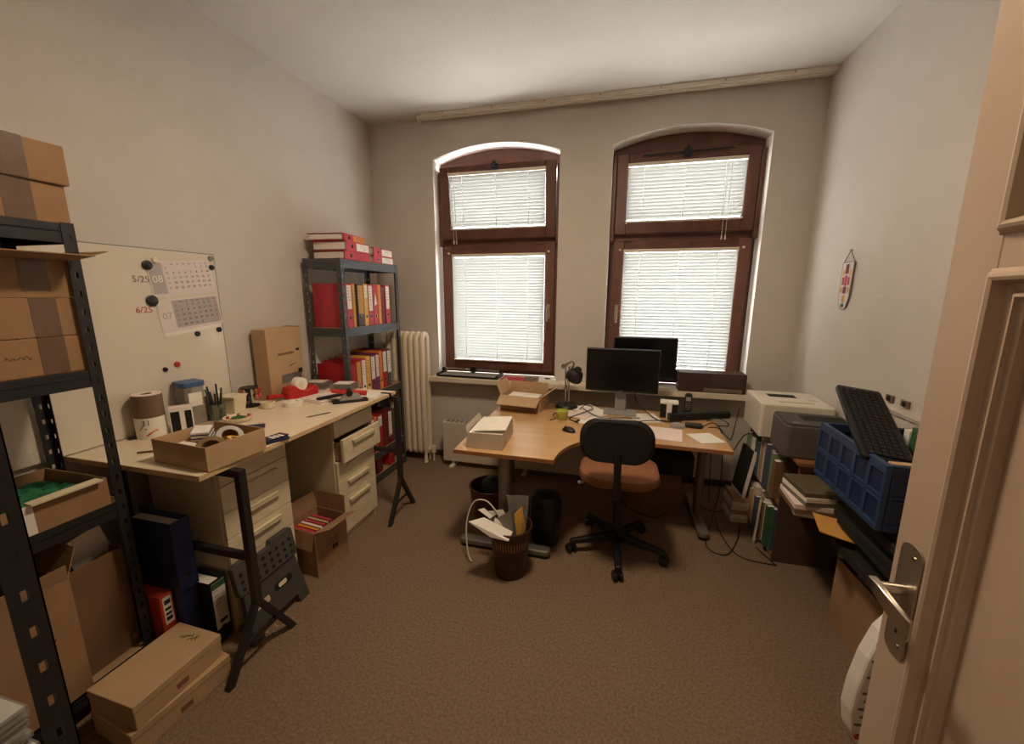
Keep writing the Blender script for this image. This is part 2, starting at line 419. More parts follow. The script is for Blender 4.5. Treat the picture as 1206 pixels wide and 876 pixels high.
# ---- added ceiling lamp, out of view, put in as warm fill light
t = thing('ceiling_fill_lamp', 'added opal glass fill lamp on the ceiling, out of view', 'lamp', (1.85, -1.95, RH))
MB().lathe([(.0, -.03), (.09, -.03), (.09, 0)]).build('mount', WHITE, t, smooth=True)
opal = bpy.data.materials.new('opal_glass'); opal.use_nodes = True
_b = opal.node_tree.nodes['Principled BSDF']; _b.inputs['Base Color'].default_value = (.9, .85, .75, 1); _b.inputs['Emission Color'].default_value = (1, .72, .45, 1); _b.inputs['Emission Strength'].default_value = 1.5  # glowing shade shared by the two added fill lamps
MB().lathe([(.0, -.13), (.1, -.12), (.17, -.08), (.19, -.04), (.16, -.03)], n=32).build('shade', opal, t, smooth=True)
ld = bpy.data.lights.new('ceiling_fill_light', 'AREA'); ld.shape = 'DISK'; ld.size = .36; ld.energy = FILL_POWER; ld.color = (1, .80, .58)
lo = bpy.data.objects.new('bulb', ld); COL.objects.link(lo); lo.parent = t; lo.location = (0, 0, -.14)
t = thing('hall_fill_lamp', 'added opal glass fill lamp on the unseen hallway ceiling', 'lamp', (2.3, -4.4, RH))  # unseen lamp added behind the camera for extra warm fill
MB().lathe([(.0, -.13), (.1, -.12), (.17, -.08), (.19, -.04), (.16, 0)], n=24).build('shade', opal, t, smooth=True)
ld = bpy.data.lights.new('hall_fill_light', 'AREA'); ld.shape = 'DISK'; ld.size = .36; ld.energy = HALL_FILL_POWER; ld.color = (1, .74, .50)
lo = bpy.data.objects.new('bulb', ld); COL.objects.link(lo); lo.parent = t; lo.location = (0, 0, -.14)

# ---- door leaf
dr = bpy.data.objects.new('door_1', None); COL.objects.link(dr); struct(dr, 'open cream panel door with lever handle')
dr.location = (2.763, -2.62, 0); dr.rotation_euler = (0, R(-1.0), R(-88))
DWd = .855; PZ = ((.16, 1.606), (1.67, 2.0))
mb = MB().b(0, DWd, .024, .042, .008, 2.09)
P0, P1 = .088, DWd-.088
mb.b(0, P0, 0, .024, .008, 2.09).b(P1, DWd, 0, .024, .008, 2.09)
for z0, z1 in ((.008, PZ[0][0]), (PZ[0][1], PZ[1][0]), (PZ[1][1], 2.09)): mb.b(P0, P1, 0, .024, z0, z1)
mb.build('leaf', DOORP, dr, bev=.002)
for z0, z1 in PZ:
    MB().ring(P0-.004, P1+.004, z0-.004, z1+.004, [(-.004, .0), (0, -.004), (.004, -.011), (.009, -.013), (.014, -.011), (.017, -.002), (.020, .004), (.030, .007), (.034, .002), (.038, .001), (.040, .006), (.046, .010), (.05, .0238)]).build('panel_moulding', DOORP, dr)
HS, HZ = .044, 1.02
pl = MB().prism([(HS+x, HZ+z) for x, z in rrect(.052, .225, .02)], -.0035, -.0002, 'y').build('handle_plate', STEEL, dr, bev=.0012)
MB().cyl((HS, -.003, HZ+.022), (HS, -.05, HZ+.022), .0105, n=14).build('spindle_neck', CHROME, pl, smooth=True)
hp = smooth_path([(HS-.012, -.049, HZ+.028), (HS+.014, -.052, HZ+.026), (HS+.05, -.050, HZ+.014), (HS+.085, -.044, HZ+.0)], 6)
mbh = MB()
for k, p in enumerate(hp):
    u = k/(len(hp)-1); ww = .008 + .012*u; th = .008 - .004*u
    mbh.v += [(p[0], p[1]-th, p[2]-ww), (p[0], p[1]+th, p[2]-ww), (p[0], p[1]+th, p[2]+ww), (p[0], p[1]-th, p[2]+ww)]
L_ = len(hp)
mbh.f = [(i*4+k, i*4+(k+1) % 4, (i+1)*4+(k+1) % 4, (i+1)*4+k) for i in range(L_-1) for k in range(4)] + [(3, 2, 1, 0), tuple(range((L_-1)*4, L_*4))]
mbh.build('lever_handle', CHROME, pl, bev=.0035, seg=3, smooth=True)
MB().cyl((HS, -.0042, HZ-.055), (HS, -.003, HZ-.055), .005, n=10).b(HS-.0025, HS+.0025, -.0042, -.003, HZ-.068, HZ-.055).build('keyhole', DARK, pl)
for z in (HZ-.09, HZ+.09):
    MB().cyl((HS+.008, -.005, z), (HS+.008, -.003, z), .004, n=8).build('screw', CHROME, pl)
for z in (.25, 1.8):
    MB().cyl((DWd+.006, .0, z), (DWd+.006, .0, z+.11), .007, n=10).build('hinge', STEEL, dr)

# ================================================================== RADIATOR + HEATER
t = thing('column_radiator', 'cream cast-iron column radiator in the corner behind the binder rack', 'radiator', (.2, -.145, 0))
for k in range(7):
    x = k*.056; pts = []
    for a in range(0, 181, 30): pts.append((x, .048*math.cos(R(a)), 1.165+.05*math.sin(R(a))))
    for a in range(180, 361, 30): pts.append((x, .048*math.cos(R(a)), .14+.05*math.sin(R(a))))
    MB().tube(pts, .0245, 8, closed=True).build('section', RADI, t, smooth=True)
MB().cyl((0, 0, .115), (.34, 0, .115), .018, n=10).cyl((0, 0, 1.19), (.34, 0, 1.19), .018, n=10).build('header_pipe', RADI, t, smooth=True)
for x in (0, .336):
    for y in (-.048, .048): MB().cyl((x, y, 0), (x, y, .1), .02, .014, n=8).build('foot', RADI, t)
v = MB().cyl((.336, 0, .115), (.40, 0, .115), .014, n=10).cyl((.395, 0, .085), (.395, 0, .15), .022, n=12).build('valve', RADI, t, smooth=True)
MB().cyl((.395, .0, .085), (.395, .0, 0), .009, n=8).build('pipe', RADI, t)

t = thing('panel_heater', 'low pale grey convector heater on short feet under the window sill', 'heater', (.73, -.19, 0))
MB().b(0, 2.0, -.04, .04, .055, .43).build('body', HEAT, t, bev=.006)
mb = MB()
for k in range(44): mb.b(.03+k*.0445, .055+k*.0445, -.03, .03, .43, .432)
tag(mb.build('top_grille', GREYM, t), kind='stuff')
for x in (.09, .77, 1.36, 1.92): MB().b(x-.022, x+.022, -.075, .06, 0, .02).b(x-.012, x+.012, -.02, .02, .015, .056).build('foot', WHITE, t, bev=.004)

# ================================================================== STEEL RACKS
def rack(label, x0, x1, y0, y1, H, levels, m, front='x'):
    t = thing('shelving_rack', label, 'shelving', ((x0+x1)/2, (y0+y1)/2, 0))
    hx, hy = (x1-x0)/2, (y1-y0)/2; f = .036; th = .002
    for sx in (-1, 1):
        for sy in (-1, 1):
            mb = MB(); X, Y = sx*hx, sy*hy
            holes = [z for z in [.06+.0625*k for k in range(60)] if z < H-.03]
            # two flanges with punched keyholes along the middle of each
            def flange(ux):
                zs = [0]
                for z in holes: zs += [z, z+.018]
                zs.append(H)
                a0, a1, b0, b1 = 0, f*.36, f*.62, f
                def bx(u0, u1, z0, z1):
                    if ux: mb.b(min(X, X-sx*u0, X-sx*u1) if u0 else min(X, X-sx*u1), max(X-sx*u0, X-sx*u1), min(Y, Y-sy*th), max(Y, Y-sy*th), z0, z1)
                    else: mb.b(min(X, X-sx*th), max(X, X-sx*th), min(Y-sy*u0, Y-sy*u1), max(Y-sy*u0, Y-sy*u1), z0, z1)
                bx2 = bx
                if ux:
                    def bx2(u0, u1, z0, z1): mb.b(min(X-sx*u0, X-sx*u1), max(X-sx*u0, X-sx*u1), min(Y, Y-sy*th), max(Y, Y-sy*th), z0, z1)
                bx2(a0, a1, 0, H); bx2(b0, b1, 0, H)
                for k in range(0, len(zs), 2): bx2(a1, b0, zs[k], zs[k+1])
            flange(True); flange(False)
            mb.build('post', m, t)
    for z in levels:
        bm_ = MB(); hgt = .062; i = .0025
        for sy in (-1, 1):
            Y = sy*(hy-i); bm_.b(-hx+i, hx-i, min(Y, Y-sy*.0025), max(Y, Y-sy*.0025), z-hgt, z)
            bm_.b(-hx+i, hx-i, min(Y, Y-sy*.018), max(Y, Y-sy*.018), z-hgt*.52, z-hgt*.46)
        for sx in (-1, 1):
            X = sx*(hx-i); bm_.b(min(X, X-sx*.0025), max(X, X-sx*.0025), -hy+i, hy-i, z-hgt, z)
            X2 = sx*(hx+.0012); bm_.b(min(X2, X2-sx*.004), max(X2, X2-sx*.004), -hy+f, hy-f, z-.024, z-.0205)
        bm_.build('beam', m, t)
        MB().b(-hx+.006, hx-.006, -hy+.006, hy-.006, z-.012, z-.0015).build('shelf_board', CABIN, t)
    return t
LV = (1.81, 1.325, .785, .27, .07)
BX0, BX1, BY0, BY1 = .04, .35, -.985, -.232
rack('slim charcoal steel rack filled with red binders beside the radiator', BX0, BX1, BY0, BY1, 1.815, LV, RACKG)

def binder(label, w, cover, lab, labfrac=.55, loc=(0, 0, 0), rot=(0, 0, 0), h=.318, d=.285, hole=True, group=None, labw=.78, lab2=None):
    """spine faces +x at x=0, width along y (0..w), height z"""
    t = thing('lever_arch_binder', label, 'binder', loc, 0, group, rot)
    th = .003
    MB().b(-d, 0, 0, th, 0, h).b(-d, 0, w-th, w, 0, h).b(-th, 0, th, w-th, 0, h).build('cover', cover, t, bev=.0015)
    MB().b(-d+.02, -th-.012, th+.004, w-th-.006, .008, h-.025).build('paper_block', PAPER, t)
    if lab:
        z0 = h*(1-labfrac)-.008
        m2 = w*(1-labw)/2
        lb = MB().b(.0, .0012, m2, w-m2, z0, h-.012).build('spine_label', lab, t)
        mb = MB(); rr = random.Random(sum(map(ord, label)))
        for k in range(5):
            z = h-.03-k*.022
            if z > z0+.02: mb.b(.0012, .0016, m2+.005, m2+.005+(w-2*m2-.01)*rr.uniform(.4, 1), z-.003, z)
        if mb.v: mb.build('label_print', INKG, lb)
    if hole:
        MB().cyl((-.002, w/2, .072), (.0015, w/2, .072), .0125, n=14).build('finger_ring', CHROME, t)
        MB().cyl((-.002, w/2, .072), (.002, w/2, .072), .009, n=14).build('finger_hole', DARK, t)
    return t
GU = 'binders on the upper shelf of the rack'
row1 = [('red binder with white label next to the near post', .062, REDP, PAPER, .55), ('orange-spined slim binder second from the near post', .034, ORANGE, OCHRE, .9),
        ('grey marbled binder with ochre label', .078, GREYB, OCHRE, .68), ('slim yellow binder between the grey and pink-labelled ones', .05, YELLOW, PAPER, .3),
        ('red binder with tall white typed label', .062, REDP, PAPER, .62), ('red binder with a torn triangle of paper on its spine', .062, REDP, None, 0),
        ('narrow orange-red folder next to the gap in the upper row', .045, ORANGE, None, 0), ('dark red folder leaning in the gap of the upper row', .045, DRED, None, 0), ('red binder with long white label at the far post', .062, REDP, PAPER, .6)]
y = -.925
for k, (lb, w, c, l, fr) in enumerate(row1):
    o = binder(lb + (' on the upper shelf' if 'row' not in lb else ''), w, c, l, fr, (.335, y, 1.3255), hole=k not in (1, 6, 7), h=.318 if k != 7 else .30, group=GU)
    if k == 5:
        MB().prism([(.012, .15), (.05, .165), (.03, .25)], .0, .0014, 'x').build('paper_scrap', PAPER, o)
    y += w+.004 + (.022 if k in (1,) else 0) + (.014 if k == 7 else 0)
# a card box and white bit behind row 1
GM = 'binders on the middle shelf of the rack'
row2 = [('deep red binder standing next to the near post of the rack', .07, RED, None, 0, .27), ('red binder with orange label', .058, RED, OCHRE, .85, .285), ('pink binder with white typed label', .058, REDP, PAPER, .8, .29),
        ('yellow binder with a yellow sticker', .055, YELLOW, YELLOW, .5, .3), ('purple binder with broad white label beside the yellow one', .062, PURPLE, PAPER, .62, .3), ('purple binder with narrow white label', .05, PURPLE, PAPER, .6, .305),
        ('plain orange-red slim binder', .045, ORANGE, None, 0, .318), ('red binder with white label above its finger hole', .062, RED, PAPER, .55, .318), ('grey binder with white label', .062, GREYB, PAPER, .6, .318)]
y = -.945
for k, (lb, w, c, l, fr, h) in enumerate(row2):
    binder(lb + (' on the middle shelf' if 'rack' not in lb else ', middle shelf'), w, c, l, fr, (.335, y, .7855), h=h, group=GM, hole=k != 0); y += w+.0045
GL = 'binders on the lower shelf of the rack'
y = -.80
for k, (lb, w, c, l, fr) in enumerate([('dark red binder', .055, DRED, None, 0), ('red binder with white label', .05, RED, PAPER, .7), ('slim orange binder', .035, ORANGE, None, 0), ('red binder with short white label', .07, RED, PAPER, .3), ('dark red wide binder', .075, DRED, None, 0), ('dark red binder with tall white label', .062, DRED, PAPER, .75), ('grey slim binder', .04, GREYB, None, 0)]):
    binder(lb + ' on the lower shelf behind the table trestle', w, c, l, fr, (.335, y, .2705), h=.30, group=GL); y += w+.006
y = -.9
for k, (w, c) in enumerate(((.075, RED), (.075, DRED), (.08, RED))):
    t = binder(('red binder', 'dark red binder', 'bright red binder')[k] + ' lying on its side on the bottom shelf of the rack', .078, c, None, 0, (.335, -.9+k*.19+.03, .0705), (0, 0, 0), h=.17, d=.26, group='binders on the bottom shelf of the rack')
# binders lying on top of the rack : spine towards the room, stacked flat
def flat_binder(label, x, y, z, rz, cover, lab, w=.075, h=.30, tilt=0):
    # lying: height axis along y, spine width along z
    t = binder(label, w, cover, lab, .55, (x, y, z), (R(90), 0, 0), h=h, group='binders lying on top of the rack')
    t.rotation_mode = 'XYZ'
    t.matrix_world = Matrix.Translation((x, y, z+w)) @ Euler((0, tilt, rz)).to_matrix().to_4x4() @ Matrix(((1, 0, 0, 0), (0, 0, 1, 0), (0, -1, 0, 0), (0, 0, 0, 1)))
    return t
flat_binder('plain red binder at the bottom of the tall flat pile on the rack', .35, -.93, 1.8105, R(-1), REDP, None, .06)
flat_binder('red binder with white label in the middle of the tall flat pile on the rack', .36, -.92, 1.8715, R(3), REDP, PAPER, .066)
flat_binder('red binder with orange label on top of the tall flat pile on the rack', .35, -.93, 1.9385, R(6), REDP, ORANGE, .05)
flat_binder('red binder with white label at the bottom of the low flat pile on the rack', .338, -.57, 1.8105, R(0), REDP, PAPER, .058)
flat_binder('red binder with white label on top of the low flat pile on the rack', .34, -.56, 1.8695, R(3), REDP, PAPER, .062)

# near rack along the left wall
NX0, NX1, NY0, NY1 = .045, .40, -3.2, -2.435
rack('black steel rack of cardboard boxes against the left wall', NX0, NX1, NY0, NY1, 1.805, (1.80, 1.30, .785, .135), RACKB)
# second black rack beside the doorway
rack('black steel rack with large keyholes beside the doorway', .66, 1.392, -3.455, -3.115, 1.85, (1.84, 1.40, .735, .1), RACKB)

# ================================================================== CARTONS
def carton(label, dims, loc, rz=0, m=CARD, tape='x', closed=True, flaps=(), tapem=TAPE, name='cardboard_box', inner=None, wall=.004, toff=0, rot=None, cat='box', group=None, seam=True):
    """dims w(x) d(y) h ; origin centre of base. flaps: dict side->angle from vertical outward (deg), length"""
    w, d, h = dims; t = thing(name, label, cat, loc, rz, group, rot)
    a, b_ = w/2, d/2
    if closed:
        MB().b(-a, a, -b_, b_, 0, h).build('body', m, t, bev=.004)
        if tape == 'x': MB().b(-a-.001, a+.001, toff-.036, toff+.036, .002, h+.001).build('tape', tapem, t)
        elif tape == 'y': MB().b(-.03, .03, -b_-.001, b_+.001, h*.55, h+.001).build('tape', tapem, t)
        elif tape == 'xf': MB().b(-a-.001, a+.001, toff-.034, toff+.034, .002, h+.001).build('tape', tapem, t)
        if seam:
            if tape in ('x', 'xf'): MB().b(-a-.0005, a+.0005, -.0015, .0015, h-.001, h+.0014).build('seam', CARDD, t)
    else:
        q = wall
        MB().b(-a, a, -b_, b_, 0, q).b(-a, -a+q, -b_, b_, q, h).b(a-q, a, -b_, b_, q, h).b(-a+q, a-q, -b_, -b_+q, q, h).b(-a+q, a-q, b_-q, b_, q, h).build('body', m, t)
        for side, ang, ln in flaps:
            an = R(ang); c, s = math.cos(an), math.sin(an); e = .003
            if side in '+x-x':
                sg = 1 if side == '+x' else -1; X = sg*(a-.001)
                P = [(X, -b_+.003, h), (X, b_-.003, h), (X+sg*ln*s, b_-.006, h+ln*c), (X+sg*ln*s, -b_+.006, h+ln*c)]
                off = (e*c, 0, -e*s*sg) if True else None
            else:
                sg = 1 if side == '+y' else -1; Y = sg*(b_-.001)
                P = [(-a+.003, Y, h), (a-.003, Y, h), (a-.006, Y+sg*ln*s, h+ln*c), (-a+.006, Y+sg*ln*s, h+ln*c)]
                off = (0, e*c, -e*s*sg)
            MB().hexa(P + [(p[0]+off[0], p[1]+off[1], p[2]+off[2]) for p in P]).build('flap', m, t)
    return t
# near rack, top of the frame
xc = (NX0+NX1)/2
t = carton('brown cardboard box with wide tape on the very top of the black rack', (.325, .34, .125), (xc+.012, -2.59, 1.9265), R(-1), CARD, 'x', toff=.035)
t = carton('brown cardboard box with creased tape under the topmost box', (.32, .335, .125), (xc+.006, -2.602, 1.8005), R(1), CARD, 'x', toff=.045)
# middle shelf: three
t = carton('cardboard box with handwriting at the bottom of the shelf stack', (.325, .34, .125), (xc+.0, -2.622, 1.3005), 0, CARD, 'xf', toff=.075)
MB().tube(scribble(4, .06, .012, 3), .0008, 5).build('handwriting', INK, t, loc=(.1632, -.01, .065), rot=(R(90), 0, R(90)))
t = carton('creased taped cardboard box in the middle of the shelf stack', (.325, .335, .13), (xc+.0, -2.62, 1.4265), R(1), CARD, 'xf', toff=.07)
t = carton('open cardboard box with splayed flaps on top of the shelf stack', (.325, .34, .125), (xc+.0, -2.62, 1.5575), 0, CARD, closed=False, flaps=(('+x', 84, .13), ('-x', 30, .07), ('+y', 70, .12)))
MB().b(.1625, .1635, .03, .10, .02, .125).build('tape', TAPE, t)
# third shelf: tray of green cloth
t = carton('shallow cardboard tray of green cloth on the black rack', (.335, .345, .105), (xc+.006, -2.655, .7855), 0, CARD, closed=False, flaps=())
mbc = MB(); n = 14; rr = random.Random(4)
g = [[(-.155+.31*i/n, -.16+.32*j/n, .055+.03*rr.random()*(1 if 0 < i < n and 0 < j < n else .2)) for j in range(n+1)] for i in range(n+1)]
mbc.v = [p for r_ in g for p in r_]; mbc.f = [(i*(n+1)+j, (i+1)*(n+1)+j, (i+1)*(n+1)+j+1, i*(n+1)+j+1) for i in range(n) for j in range(n)]
o = mbc.build('green_cloth', GREEN, None, smooth=True); o.location = t.location; tag(o, 'crumpled green cloth filling the shallow tray', 'cloth')
MB().b(.150, .19, -.04, .15, .105, .112).build('cream_flap', CREAM, t)
MB().b(.1675, .169, -.085, -.03, .002, .104).build('white_label', PAPER, t)
# bottom shelf boxes
t = carton('open brown box with raised flap on the bottom shelf of the black rack', (.34, .30, .46), (xc+.02, -2.80, .1355), R(2), CARD, closed=False, flaps=(('-y', 10, .1), ('+y', 20, .10), ('+x', 8, .05)))
MB().tube(scribble(4, .07, .02, 8), .0014, 5).build('handwriting', INK, t, loc=(.171, .05, .27), rot=(R(90), 0, R(90)))
MB().tube(scribble(4, .06, .02, 12), .0014, 5).build('handwriting', INK, t, loc=(.171, -.1, .27), rot=(R(90), 0, R(90)))
t = carton('plain brown box beside the open one on the bottom shelf', (.28, .175, .44), (xc-.01, -2.545, .1355), R(2), CARDD, closed=False, flaps=(('-x', 10, .08),))
mb = MB()
for k in range(5): mb.obox((-.06+.03*k, .0+.01*k, .40), (.004, .12, .30), (R(8*k-14), R(6*k-8), 0))
o = mb.build('paper_sheaf', PAPER, None, loc=(xc-.01, -2.545, .1415)); tag(o, 'fan of pale papers sticking out of the plain brown box', 'paper')
# jewel case stack on second rack
xs = 1.232
ORD = ('top case', 'second from the top', 'third from the top', 'fourth from the top', 'fifth from the top', 'sixth from the top', 'seventh from the top', 'eighth from the top', 'ninth from the top', 'tenth from the top', 'eleventh from the top', 'second from the bottom', 'bottom case')
for k in range(13):
    rr = random.Random(k)
    t = thing('jewel_case', 'clear jewel case, %s of the pile beside the doorway' % ORD[12-k], 'disc case', (xs+rr.uniform(-.006, .006), -3.19+rr.uniform(-.005, .005), .7355+k*.0125), R(rr.uniform(-4, 4)), 'jewel cases piled on the rack by the doorway')
    MB().b(-.07, .07, -.0625, .0625, 0, .011).build('case', CLEAR, t, bev=.001); MB().b(-.066, .066, -.06, .06, .002, .009).build('inlay', (PAPER, INKG, PAPER)[k % 3], t)

# white boxes on the floor
def lid_box(label, w, d, h, loc, rz):
    t = thing('flat_carton', label, 'box', loc, rz, None)
    MB().b(-w/2, w/2, -d/2, d/2, 0, h-.004).build('tray', CARD2, t, bev=.003)
    MB().b(-w/2-.002, w/2+.002, -d/2-.002, d/2+.002, h-.03, h).build('lid', CARD2, t, bev=.003)
    MB().b(w/2+.0021, w/2+.003, -.02, .02, h*.25, h*.45).build('tuck_slot', CARDD, t)
    return t
lid_box('pale flat carton on the carpet, lower of two', .235, .335, .098, (.60, -2.54, 0), R(-6))
t = lid_box('pale flat carton with pencil scribble stacked on a matching one', .225, .31, .098, (.595, -2.545, .0985), R(-1))
for k in range(6):
    MB().tube(scribble(1, .025, .012, k), .0011, 4).build('pencil_mark', INK, t, loc=(-.02+.012*k, .105+.006*(k % 3), .0988), rot=(0, 0, R(40+15*k)))

# ================================================================== WORK TABLE
TZ = .90
t = thing('work_table_top', 'long white worktop with chipboard edge on black trestles', 'table', (.38, -1.705, TZ-.022))
MB().b(-.36, .36, -.695, .695, 0, .022).build('board', MELA, t)
MB().b(.36, .3615, -.695, .695, .001, .021).b(-.36, .36, -.6965, -.695, .001, .021).build('edge_band', MELAE, t)
def trestle(label, y, bs):
    t = thing('table_trestle', label, 'trestle', (.44, y, 0))
    xf, xb = .345, -.34
    for x, sp in ((xf, .165), (xb, bs)):
        MB().b(x-.015, x+.015, -.016, .016, .26, TZ-.0225 if x < 0 else TZ-.0225).build('upright', BLKM, t, bev=.002)
        for s in (-1, 1):
            mb = MB(); mb.hexa([(x-.013, s*sp-.014, 0), (x+.013, s*sp-.014, 0), (x+.013, s*sp+.014, 0), (x-.013, s*sp+.014, 0), (x-.013, -.014, .28), (x+.013, -.014, .28), (x+.013, .014, .28), (x-.013, .014, .28)])
            mb.build('foot', BLKM, t)
        MB().b(x-.006, x+.006, -sp*.55, sp*.55, .115, .13).build('foot_brace', BLKM, t)
    MB().b(xb+.015, xf-.015, -.014, .014, TZ-.055, TZ-.0225).build('top_bar', BLKM, t)
    MB().b(xb+.015, xf-.015, -.012, .012, .47, .50).build('cross_bar', BLKM, t)
    return t
trestle('black steel trestle in front of the folding step stool', -2.275, .10)
trestle('black steel trestle at the end of the table near the radiator', -1.075, .07)

def drawer_unit(label, x1, y0, y1, H, hs, opened=-1):
    d = .42; t = thing('drawer_cabinet', label, 'cabinet', (x1-d, y0, 0)); w = y1-y0
    MB().b(0, d-.02, 0, .016, 0, H).b(0, d-.02, w-.016, w, 0, H).b(0, d-.02, .016, w-.016, H-.016, H).b(0, .01, .016, w-.016, 0, H-.016).b(.01, d-.02, .016, w-.016, .05, .066).build('carcass', CAB, t, bev=.001)
    MB().b(d-.05, d-.03, .016, w-.016, 0, .05).build('plinth', CAB, t)
    z = .066; tot = sum(hs); sc = (H-.018-z)/tot
    for k, h in enumerate(hs):
        hh = h*sc; off = .055 if k == opened else 0
        dw = MB().b(d-.02+off, d+off, .003, w-.003, z+.002, z+hh-.002).build('drawer', CAB, t, bev=.002)
        if off: 
            MB().b(d-.35+off, d-.02+off, .02, .03, z+.01, z+hh-.03).b(d-.35+off, d-.02+off, w-.03, w-.02, z+.01, z+hh-.03).b(d-.35+off, d-.02+off, .03, w-.03, z+.01, z+.016).build('drawer_box', CABIN, dw)
        hz = z+hh-.035 if hh < .2 else z+hh-.04
        MB().b(d+off-.001, d+off+.02, w*.22, w*.78, hz, hz+.008).b(d+off+.014, d+off+.02, w*.22, w*.78, hz-.012, hz+.008).build('handle', CREAM, dw, bev=.003)
        z += hh
    return t
drawer_unit('cream five-drawer cabinet behind the folding step stool', .575, -2.205, -1.83, .872, (.30, .14, .14, .14, .13))
drawer_unit('cream drawer cabinet with one drawer pulled out near the binder rack', .62, -1.515, -1.125, .872, (.26, .13, .13, .16, .15), opened=3)

# glass board with calendar and magnets
t = thing('glass_board', 'frosted white glass magnet board on the wall behind the worktop', 'board', (.022, -2.30, TZ+.004))
GB_Y0, GB_Y1, GB_Z = -.65, .665, .876
MB().b(-.003, .003, GB_Y0, GB_Y1, 0, GB_Z).build('pane', GLASSB, t)
MB().b(-.0035, .0035, GB_Y1, GB_Y1+.004, 0, GB_Z+.004).b(-.0035, .0035, GB_Y0, GB_Y1, GB_Z, GB_Z+.004).build('glass_edge', GLASSE, t)
MB().cyl((-.02, GB_Y1-.02, GB_Z-.02), (.012, GB_Y1-.02, GB_Z-.02), .013, n=16).build('stand_off', GLASSE, t, smooth=True)
for q, s, m in (((166, 329), '5/25', INKG), ((170, 365), '6/25', INKR)):
    p = at(q[0], q[1], 'x', .026)
    text(s, .042, m, t, (p.x+.0002-.022, p.y+2.30, p.z-TZ-.004), (R(90), 0, R(90)), 'handwriting')
# calendar
PT = [at(*q, 'x', .028) for q in ((176, 308), (250, 303), (259, 386), (188, 396))]
cw = ((PT[1]-PT[0]).length + (PT[2]-PT[3]).length)/2; ch = ((PT[3]-PT[0]).length + (PT[2]-PT[1]).length)/2
cc = (PT[0]+PT[1]+PT[2]+PT[3])/4
ca = math.atan2((PT[1]-PT[0]).z + (PT[2]-PT[3]).z, (PT[1]-PT[0]).y + (PT[2]-PT[3]).y)
ct = thing('wall_calendar', 'two-month paper calendar held on the glass board by magnets', 'calendar', (.0262, cc.y, cc.z), 0, None, (ca, 0, 0))
for k, (z0, z1, mg, mp, big, first, days, col) in enumerate(((.02*ch, .48*ch, CALG, CALP, '08', 4, 31, INK), (-.45*ch, -.02*ch, CALP, CALG, '07', 1, 31, INK))):
    sh = MB().b(0, .0015, -cw/2, cw/2, z0, z1).build('calendar_sheet', CALP, ct)
    MB().b(.0015, .002, -cw*.48, -cw*.28, z0+.04*ch, z1-.02*ch).build('month_panel', mg, sh)
    MB().b(.0015, .002, -cw*.27, cw*.48, z0+.04*ch, z1-.02*ch).build('day_panel', mp, sh)
    text(big, .13*ch, PAPER if k == 0 else CALG, sh, (.0022, -cw*.38, (z0+z1)/2), (R(90), 0, R(90)), 'month_number')
    lines = []; row = ['  ']*first; wk = (31, 27)[k]
    cells = [(first+d-1) for d in range(1, days+1)]
    bmj = None
    for d in range(1, days+1):
        c = (first+d-1) % 7; r_ = (first+d-1)//7
        yy = -cw*.13 + c*cw*.093; zz = z1-.09*ch-r_*.066*ch
        text(str(d), .042*ch, INKR if (c == 6 and k == 1) else col, sh, (.0022, yy, zz), (R(90), 0, R(90)), 'day_number')
    for r_ in range(5):
        text(str(wk+r_), .032*ch, INKG, sh, (.0022, -cw*.225, z1-.09*ch-r_*.066*ch), (R(90), 0, R(90)), 'week_number')
    for c, nm in enumerate(('Mo', 'Di', 'Mi', 'Do', 'Fr', 'Sa', 'So')):
        text(nm, .03*ch, INKG, sh, (.0022, -cw*.13 + c*cw*.093, z1-.045*ch), (R(90), 0, R(90)), 'weekday')
MB().b(0, .001, -cw*.48, cw*.46, -.5*ch, -.45*ch).build('footer_strip', PAPER, ct)
for (q, r_, m, lb, nm) in (((173, 312), .022, MAGB, 'black disc magnet beside the upper calendar sheet', 0), ((179, 354), .026, MAGB, 'largest black disc magnet between the two calendar sheets', 0), ((249, 315), .014, MAGB, 'small black magnet on the top right of the calendar', 0), ((233, 393), .014, MAGB, 'small black magnet on the bottom edge of the calendar', 0), ((258, 388), .014, MAGB, 'small black magnet beside the glass edge', 0),
                           ((195, 435), .011, MAGB, 'tiny black magnet alone below the calendar', 0), ((209, 429), .014, MAGR, 'red disc magnet below the calendar', 0), ((182, 306), .013, CREAM, 'cream magnet above the calendar', 0)):
    p = at(q[0], q[1], 'x', .03); on = cc.y-cw*.55 < p.y < cc.y+cw*.5 and abs(p.z-cc.z) < ch*.52
    mx = .0282 if on else .0252
    o = MB().lathe([(r_, 0), (r_, .007), (r_*.85, .009), (0, .009)], n=20).build('disc_magnet', m, None, smooth=True, loc=(mx, p.y, p.z), rot=(0, R(90), 0))
    tag(o, lb, 'magnet', 'magnets on the glass board')

